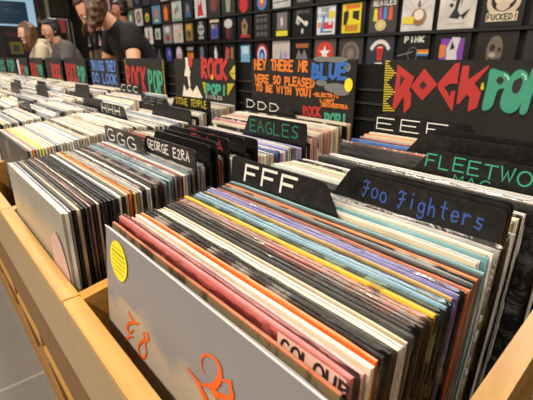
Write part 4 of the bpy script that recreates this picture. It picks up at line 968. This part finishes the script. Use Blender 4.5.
# ---------------------------------------------------------------- people
def evaluated(o, name, mats, parent, smooth_=True):
    dg = bpy.context.evaluated_depsgraph_get(); dg.update()
    me = bpy.data.meshes.new_from_object(o.evaluated_get(dg)); bpy.data.objects.remove(o)
    me.materials.clear()
    for m in mats: me.materials.append(m)
    for p in me.polygons: p.use_smooth = smooth_; p.material_index = 0
    n = bpy.data.objects.new(name, me); C.objects.link(n); n.parent = parent
    return n
def loft(bm, pts, ref=(1, 0, 0), seg=14):
    """closed tube through (centre, rx, ry) rings with rounded ends"""
    P = [Vector(p[0]) for p in pts]; ref = Vector(ref)
    rings = []
    def ring(c, d, rx, ry):
        s_ = ref-d*ref.dot(d)
        s_ = s_.normalized() if s_.length > .2 else d.orthogonal().normalized()
        t_ = d.cross(s_).normalized()
        return [bm.verts.new(c+s_*rx*math.cos(2*PI*k/seg)+t_*ry*math.sin(2*PI*k/seg)) for k in range(seg)]
    n = len(P)
    d0 = (P[1]-P[0]).normalized(); d1 = (P[-1]-P[-2]).normalized()
    rx, ry = pts[0][1], pts[0][2]; m_ = min(rx, ry)
    a_ = bm.verts.new(P[0]-d0*m_)
    for f_, o_2 in ((.5, .87), (.87, .5)): rings.append(ring(P[0]-d0*m_*o_2, d0, rx*f_, ry*f_))
    for i in range(n):
        d = ((P[min(i+1, n-1)]-P[max(i-1, 0)])).normalized(); rings.append(ring(P[i], d, pts[i][1], pts[i][2]))
    rx, ry = pts[-1][1], pts[-1][2]; m_ = min(rx, ry)
    for f_, o_2 in ((.87, .5), (.5, .87)): rings.append(ring(P[-1]+d1*m_*o_2, d1, rx*f_, ry*f_))
    b_ = bm.verts.new(P[-1]+d1*m_)
    for r0, r1 in zip(rings, rings[1:]):
        for k in range(seg): bm.faces.new((r0[k], r0[(k+1) % seg], r1[(k+1) % seg], r1[k]))
    for k in range(seg):
        bm.faces.new((a_, rings[0][(k+1) % seg], rings[0][k])); bm.faces.new((b_, rings[-1][k], rings[-1][(k+1) % seg]))
def limb(bm, *pr, sub=3):
    """tapered limb through (point, radius) pairs with rounded joints"""
    out = []
    for (a, ra), (b, rb) in zip(pr, pr[1:]):
        a = Vector(a); b = Vector(b)
        for q in range(sub): t = q/sub; out.append((a.lerp(b, t), ra+(rb-ra)*t, ra+(rb-ra)*t))
    out.append((Vector(pr[-1][0]), pr[-1][1], pr[-1][1]))
    loft(bm, out, ref=(1, 0, .01))
    for p, r in pr: add_ell(bm, p, (r, r, r), None, 2)
def add_ell(bm, c, r, rot=None, sub=3, fn=None):
    t = bmesh.new(); bmesh.ops.create_icosphere(t, subdivisions=sub, radius=1)
    for v in t.verts:
        p = Vector((v.co.x*r[0], v.co.y*r[1], v.co.z*r[2]))
        if fn: p = fn(p)
        if rot: p = rot @ p
        v.co = p+Vector(c)
    me = bpy.data.meshes.new('t'); t.to_mesh(me); t.free(); bm.from_mesh(me); bpy.data.meshes.remove(me)
def remesh(bm, name, vox, mat, parent, sm=3):
    me = bpy.data.meshes.new('t'); bm.to_mesh(me); bm.free(); o = bpy.data.objects.new('t', me); C.objects.link(o)
    m = o.modifiers.new('r', 'REMESH'); m.mode = 'VOXEL'; m.voxel_size = vox
    if sm: s = o.modifiers.new('s', 'SMOOTH'); s.iterations = sm; s.factor = .5
    return evaluated(o, name, [mat], parent)
def skin_mat(rgb):
    m, nt, b = new_mat('skin'); b.inputs['Base Color'].default_value = lin(rgb); b.inputs['Roughness'].default_value = .5
    b.inputs['Subsurface Weight'].default_value = .1; b.inputs['Subsurface Radius'].default_value = (.02, .008, .004); return m
def hair_mat(rgb, rgb2):
    return art(rgb, rgb2, scale=40, thr=.5, soft=.12, rough=.45, edge=rgb, aniso=(1, 1, .25))
def person(head, yaw, H, lean, head_rot, skin, hairc, top_m, legs_m, label, hair='long', sleeve='long', build=1.0, hood=False, reach=.35, elbow_out=.10, armpose=None):
    """local front is -Y; the upper body leans forward about the hips"""
    s = H/1.72
    hipz = .92*s
    HR = Matrix.Rotation(head_rot[2], 3, 'Z') @ Matrix.Rotation(head_rot[1], 3, 'Y') @ Matrix.Rotation(head_rot[0], 3, 'X')
    def hc_at(l): return Matrix.Rotation(l, 3, 'X') @ Vector((0, -.02, .57*s))+Vector((0, 0, hipz))+HR @ Vector((0, -.015, .13*s))
    lo_, hi_ = 0.0, 1.3       # bend at the hips until the head is at its height
    for q in range(30):
        lean = (lo_+hi_)/2
        if hc_at(lean).z > head[2]: lo_ = lean
        else: hi_ = lean
    h_ = Matrix.Rotation(yaw, 3, 'Z') @ hc_at(lean)
    root = empty('person', (head[0]-h_.x, head[1]-h_.y, 0), (0, 0, yaw)); tag(root, label, 'person')
    print('PERSON', root.location, 'lean', lean)
    RL = Matrix.Rotation(lean, 3, 'X')
    def U_(x, y, z):          # upper body point leaning about the hips
        p = Vector((x, y, z-hipz)); p = RL @ p; return (p.x, p.y, p.z+hipz)
    b = build
    pel = (0, 0, hipz); wai = U_(0, 0, hipz+.14*s); che = U_(0, .0, hipz+.36*s); clv = U_(0, .0, hipz+.50*s)
    nk = Vector(clv)+Vector((0, 0, .0))
    nb = Vector(U_(0, -.02, hipz+.57*s)); hc = nb+HR @ Vector((0, -.015, .13*s))
    SK = skin_mat(skin)
    arms = []
    bm = bmesh.new()
    loft(bm, [((0, 0, hipz-.06), .15*b, .11*b), (pel, .155*b, .11*b), (wai, .13*b, .092*b), (che, .165*b, .105*b), (U_(0, 0, hipz+.45*s), .15*b, .085*b), (clv, .09*b, .062*b), (tuple(Vector(clv).lerp(nb, .5)), .055, .055), (tuple(nb), .052, .054), (tuple(hc), .05, .055)])
    for sd in (-1, 1):
        sh = Vector(U_(sd*.170*s*b, 0, hipz+.465*s))
        if armpose: e_ = armpose
        else: e_ = (elbow_out, -.08, -.26)
        el = sh+Vector((sd*e_[0], e_[1], e_[2])).normalized()*.28*s
        ha = el+(Vector((-sd*.06, -.22, -.13 if not armpose else -.10))).normalized()*.25*s
        arms.append((sd, sh, el, ha))
        limb(bm, (sh, .055*b), (el, .041*b), (ha, .027))
        limb(bm, (Vector(clv), .06*b), (sh, .055*b))
        hip = (sd*.09*s, 0, hipz-.05); kn = (sd*.10*s, -.02, .48*s); an = (sd*.10*s, .02, .085); toe = (sd*.11*s, -.13, .04)
        limb(bm, (hip, .088*b), (kn, .056*b), (an, .040), (toe, .026))
    for sd, sh, el, ha in arms:      # hands: palm, four fingers and a thumb
        d = (ha-el).normalized(); side = d.cross(Vector((0, 0, 1))).normalized(); upv = side.cross(d).normalized()
        pal = ha+d*.045
        rot = Matrix((side, d, upv)).transposed()
        add_ell(bm, pal, (.038, .050, .017), rot, 2)
        for q in range(4):
            off = side*((q-1.5)*.020); L1 = (.034, .04, .037, .029)[q]
            a = pal+d*.035+off; b_ = a+d*L1-upv*.010; c_ = b_+d*L1*.6-upv*.022
            limb(bm, (a-d*.02, .0095), (a, .0092), (b_, .0086), (c_, .0075))
        a = pal-d*.010+side*sd*.032; b_ = a+side*sd*.022+d*.028-upv*.006; c_ = b_+d*.026-upv*.010
        limb(bm, (pal-d*.01, .013), (a, .012), (b_, .0105), (c_, .009))
    # head
    def hd(p):
        if p.z < 0: k_ = 1+.42*p.z/.115; p = Vector((p.x*k_, p.y*(1+.18*p.z/.115)-.010*(-p.z/.115), p.z))
        if p.z > 0 and p.y > 0: p.y *= 1.06
        return p
    add_ell(bm, hc, (.074, .094, .116), HR, 4, hd)
    def hp(x, y, z): return hc+HR @ Vector((x, y, z))
    add_ell(bm, hp(0, -.098, -.018), (.013, .020, .014), HR, 2); add_ell(bm, hp(0, -.092, .004), (.009, .014, .026), HR, 2)
    add_ell(bm, hp(0, -.083, -.056), (.024, .012, .006), HR, 2); add_ell(bm, hp(0, -.080, -.067), (.020, .012, .007), HR, 2)
    add_ell(bm, hp(0, -.070, -.098), (.024, .020, .016), HR, 2); add_ell(bm, hp(0, -.080, .030), (.050, .014, .010), HR, 2)
    for sd in (-1, 1):
        add_ell(bm, hp(sd*.075, .008, -.008), (.010, .018, .030), HR, 2); add_ell(bm, hp(sd*.040, -.062, -.026), (.022, .022, .020), HR, 2)
    remesh(bm, 'body', .0075, SK, root, 3)
    for sd in (-1, 1):
        bm = bmesh.new(); add_ell(bm, hp(sd*.030, -.084, .004), (.013, .008, .0085), HR, 2); e_ = link('eye', bm, paint((222, 216, 208), .3), root, True)
        bm = bmesh.new(); add_ell(bm, hp(sd*.030, -.0905, .002), (.0055, .003, .0055), HR, 2); link('iris', bm, paint((40, 28, 20), .3), e_, True)
        bm = bmesh.new(); add_ell(bm, hp(sd*.032, -.094, .026), (.018, .005, .0038), HR, 2); link('eyebrow', bm, paint(tuple(int(c*.7) for c in hairc), .7), root, True)
    # hair
    bm = bmesh.new()
    def cut(p):
        if p.y < -.02 and p.z < .055: p.y = -.02+(p.y+.02)*.15
        return p
    add_ell(bm, hp(0, .012, .022), (.088, .104, .112), HR, 4, cut)
    rr = random.Random(int(H*100))
    if hair in ('long', 'wavy'):
        n_ = 30 if hair == 'wavy' else 22
        for q in range(n_):
            an = -1.85+3.7*q/(n_-1)+PI/2      # around the back, leaving the face free
            bx, by = math.cos(an), math.sin(an)
            L_ = (.19 if hair == 'wavy' else .24)*rr.uniform(.85, 1.1)
            st_ = hp(bx*.078, by*.082+.012, .05)
            pts = [(st_, .020)]
            for g in range(1, 7):
                down = Vector((0, 0, -L_*g/6)); wv = .016*math.sin(g*1.6+q*1.7) if hair == 'wavy' else .004*math.sin(q)
                o2 = HR @ Vector((bx*(.010+wv), by*(.008+wv), 0))*min(g, 2)
                pts.append((st_+o2+down, .019 if g < 6 else .008))
            limb(bm, *pts, sub=1)
    else:
        for q in range(16):
            an = 2*PI*q/16; add_ell(bm, hp(.05*math.cos(an), .02+.06*math.sin(an), .085), (.035, .035, .03), HR, 2)
    remesh(bm, 'hair', .008, hair_mat(hairc, tuple(int(c*.55) for c in hairc)), root, 1)
    # clothes
    g = .016; bm = bmesh.new()
    loft(bm, [((0, 0, hipz-.09), .165*b+g, .125*b+g), (pel, .158*b+g, .115*b+g), (wai, .138*b+g, .10*b+g), (che, .170*b+g, .110*b+g), (U_(0, 0, hipz+.45*s), .155*b+g, .090*b+g), (clv, .095*b+g, .070*b+g), (tuple(Vector(clv).lerp(nb, .35)), .064, .066)])
    for sd, sh, el, ha in arms:
        limb(bm, (Vector(clv)+Vector((0, 0, -.01)), .062*b+g*.6), (sh, .058*b+g))
        if sleeve == 'short': limb(bm, (sh, .058*b+g), (sh.lerp(el, .28), .060*b+g*.8))
        else: limb(bm, (sh, .058*b+g), (el, .048*b+g), (el.lerp(ha, .88), .034+g*.8))
    if hood:
        for q in range(9):
            an = PI*q/8; p = Vector(clv)+Vector((.09*math.cos(an), .02+.075*math.sin(an), .055)); add_ell(bm, p, (.042, .042, .045), None, 2)
        add_ell(bm, Vector(clv)+Vector((0, .09, .0)), (.10, .06, .09), None, 3)
    bm.normal_update()
    for v in bm.verts: v.co += v.normal*.005*noise.noise(v.co*9)
    remesh(bm, 'jacket' if sleeve == 'long' else 'shirt', .009, top_m, root, 2)
    bm = bmesh.new(); add_ell(bm, (0, 0, hipz-.03), (.165*b, .125*b, .10), None, 3)
    for sd in (-1, 1): limb(bm, ((sd*.09*s, 0, hipz-.08), .105*b), ((sd*.10*s, -.02, .48*s), .074*b), ((sd*.10*s, .015, .12), .060))
    remesh(bm, 'trousers', .012, legs_m, root, 2)
    for sd in (-1, 1):
        bm = bmesh.new(); add_ell(bm, (sd*.108*s, -.055, .045), (.052, .135, .052), None, 3, lambda p: Vector((p.x, p.y, max(p.z, -.0445)))); link('shoe', bm, paint((30, 28, 28), .5), root, True)
    return root
def cloth(rgb, rough=.85): return art(rgb, tuple(int(c*.88) for c in rgb), scale=9, thr=.5, soft=.2, rough=rough, edge=rgb)
DEN = cloth((44, 50, 66))
PEOPLE = [
 ((-2.95, 1.05, 1.45), math.radians(-2), 1.70, 0, (.78, 0, -.1), (214, 160, 128), (84, 56, 36), cloth((13, 13, 18)), DEN, 'person in a black T-shirt with long wavy brown hair bending over the bins', 'wavy', 'short', 1.0, False, .35, .1, (.12, -.05, -.25)),
 ((-6.02, 1.30, 1.43), math.radians(-3), 1.62, 0, (.22, 0, .0), (222, 172, 148), (110, 72, 42), cloth((214, 200, 172)), DEN, 'person in a cream hooded jacket with brown hair looking down to the left', 'long', 'long', 1.0, True),
 ((-5.40, 1.42, 1.44), math.radians(-2), 1.60, 0, (.25, 0, .1), (206, 152, 122), (44, 44, 48), cloth((92, 88, 86)), DEN, 'person in a grey jacket with short dark hair between the two other shoppers', 'short', 'long', 1.1, False),
 ((-5.49, 2.30, 1.71), math.radians(-15), 1.84, 0, (.1, 0, 0), (170, 110, 84), (34, 26, 22), cloth((40, 40, 44)), DEN, 'person with short dark hair standing behind the bending shopper', 'short', 'long', 1.0, False),
]
for a in PEOPLE: person(*a)

# ---------------------------------------------------------------- ceiling lamps
def lamp(x, y, power, size=.22, col=(1, .92, .81)):
    o = empty('ceiling_lamp', (x, y, ZC)); tag(o, 'round recessed ceiling spotlight out of view over the shop', 'ceiling lamp', 'recessed ceiling spotlights')
    bm = bmesh.new(); bmesh.ops.create_cone(bm, cap_ends=True, segments=24, radius1=size*.6, radius2=size*.6, depth=.03, matrix=Matrix.Translation((0, 0, -.016))); link('housing', bm, paint((200, 196, 188), .4), o)
    bm = bmesh.new(); bmesh.ops.create_circle(bm, cap_ends=True, segments=24, radius=size*.5, matrix=Matrix.Translation((0, 0, -.0325)))
    bm.normal_update()
    for f in bm.faces:
        if f.normal.z > 0: f.normal_flip()
    link('lens', bm, paint((255, 226, 180), .4, emit=6), o)
    l = bpy.data.lights.new('spot', 'AREA'); l.shape = 'DISK'; l.size = size; l.energy = power; l.color = col
    lo = bpy.data.objects.new('light_source', l); C.objects.link(lo); lo.parent = o; lo.location = (0, 0, -.04)
LAMPS = [(-.2, .35), (-1.7, .2), (-3.4, .3), (-5.4, .3), (-8.0, .3), (.3, -1.5), (-1.3, -1.6), (-3.0, -1.6), (-5.5, -1.6), (-.4, 1.9), (-2.2, 2.0), (-4.2, 2.0), (-6.4, 2.0), (-8.8, 2.0), (1.2, 1.6)]
for x, y in LAMPS: lamp(x, y, 22 if y > 1 else (20 if y > 0 else 60))  # customer-side lamps are unseen, added and turned up to light the sleeve fronts
w = bpy.data.worlds.new('world'); bpy.context.scene.world = w; w.use_nodes = True
w.node_tree.nodes['Background'].inputs[0].default_value = (1, .93, .84, 1); w.node_tree.nodes['Background'].inputs[1].default_value = .3
sc_ = bpy.context.scene
sc_.view_settings.view_transform = 'Standard'; sc_.view_settings.look = 'None'; sc_.view_settings.gamma = 1
sc_.view_settings.exposure = .12

for o in C.objects:
    if o.get('label') and len(o['label'].split()) > 16: print('LONG', o['label'])
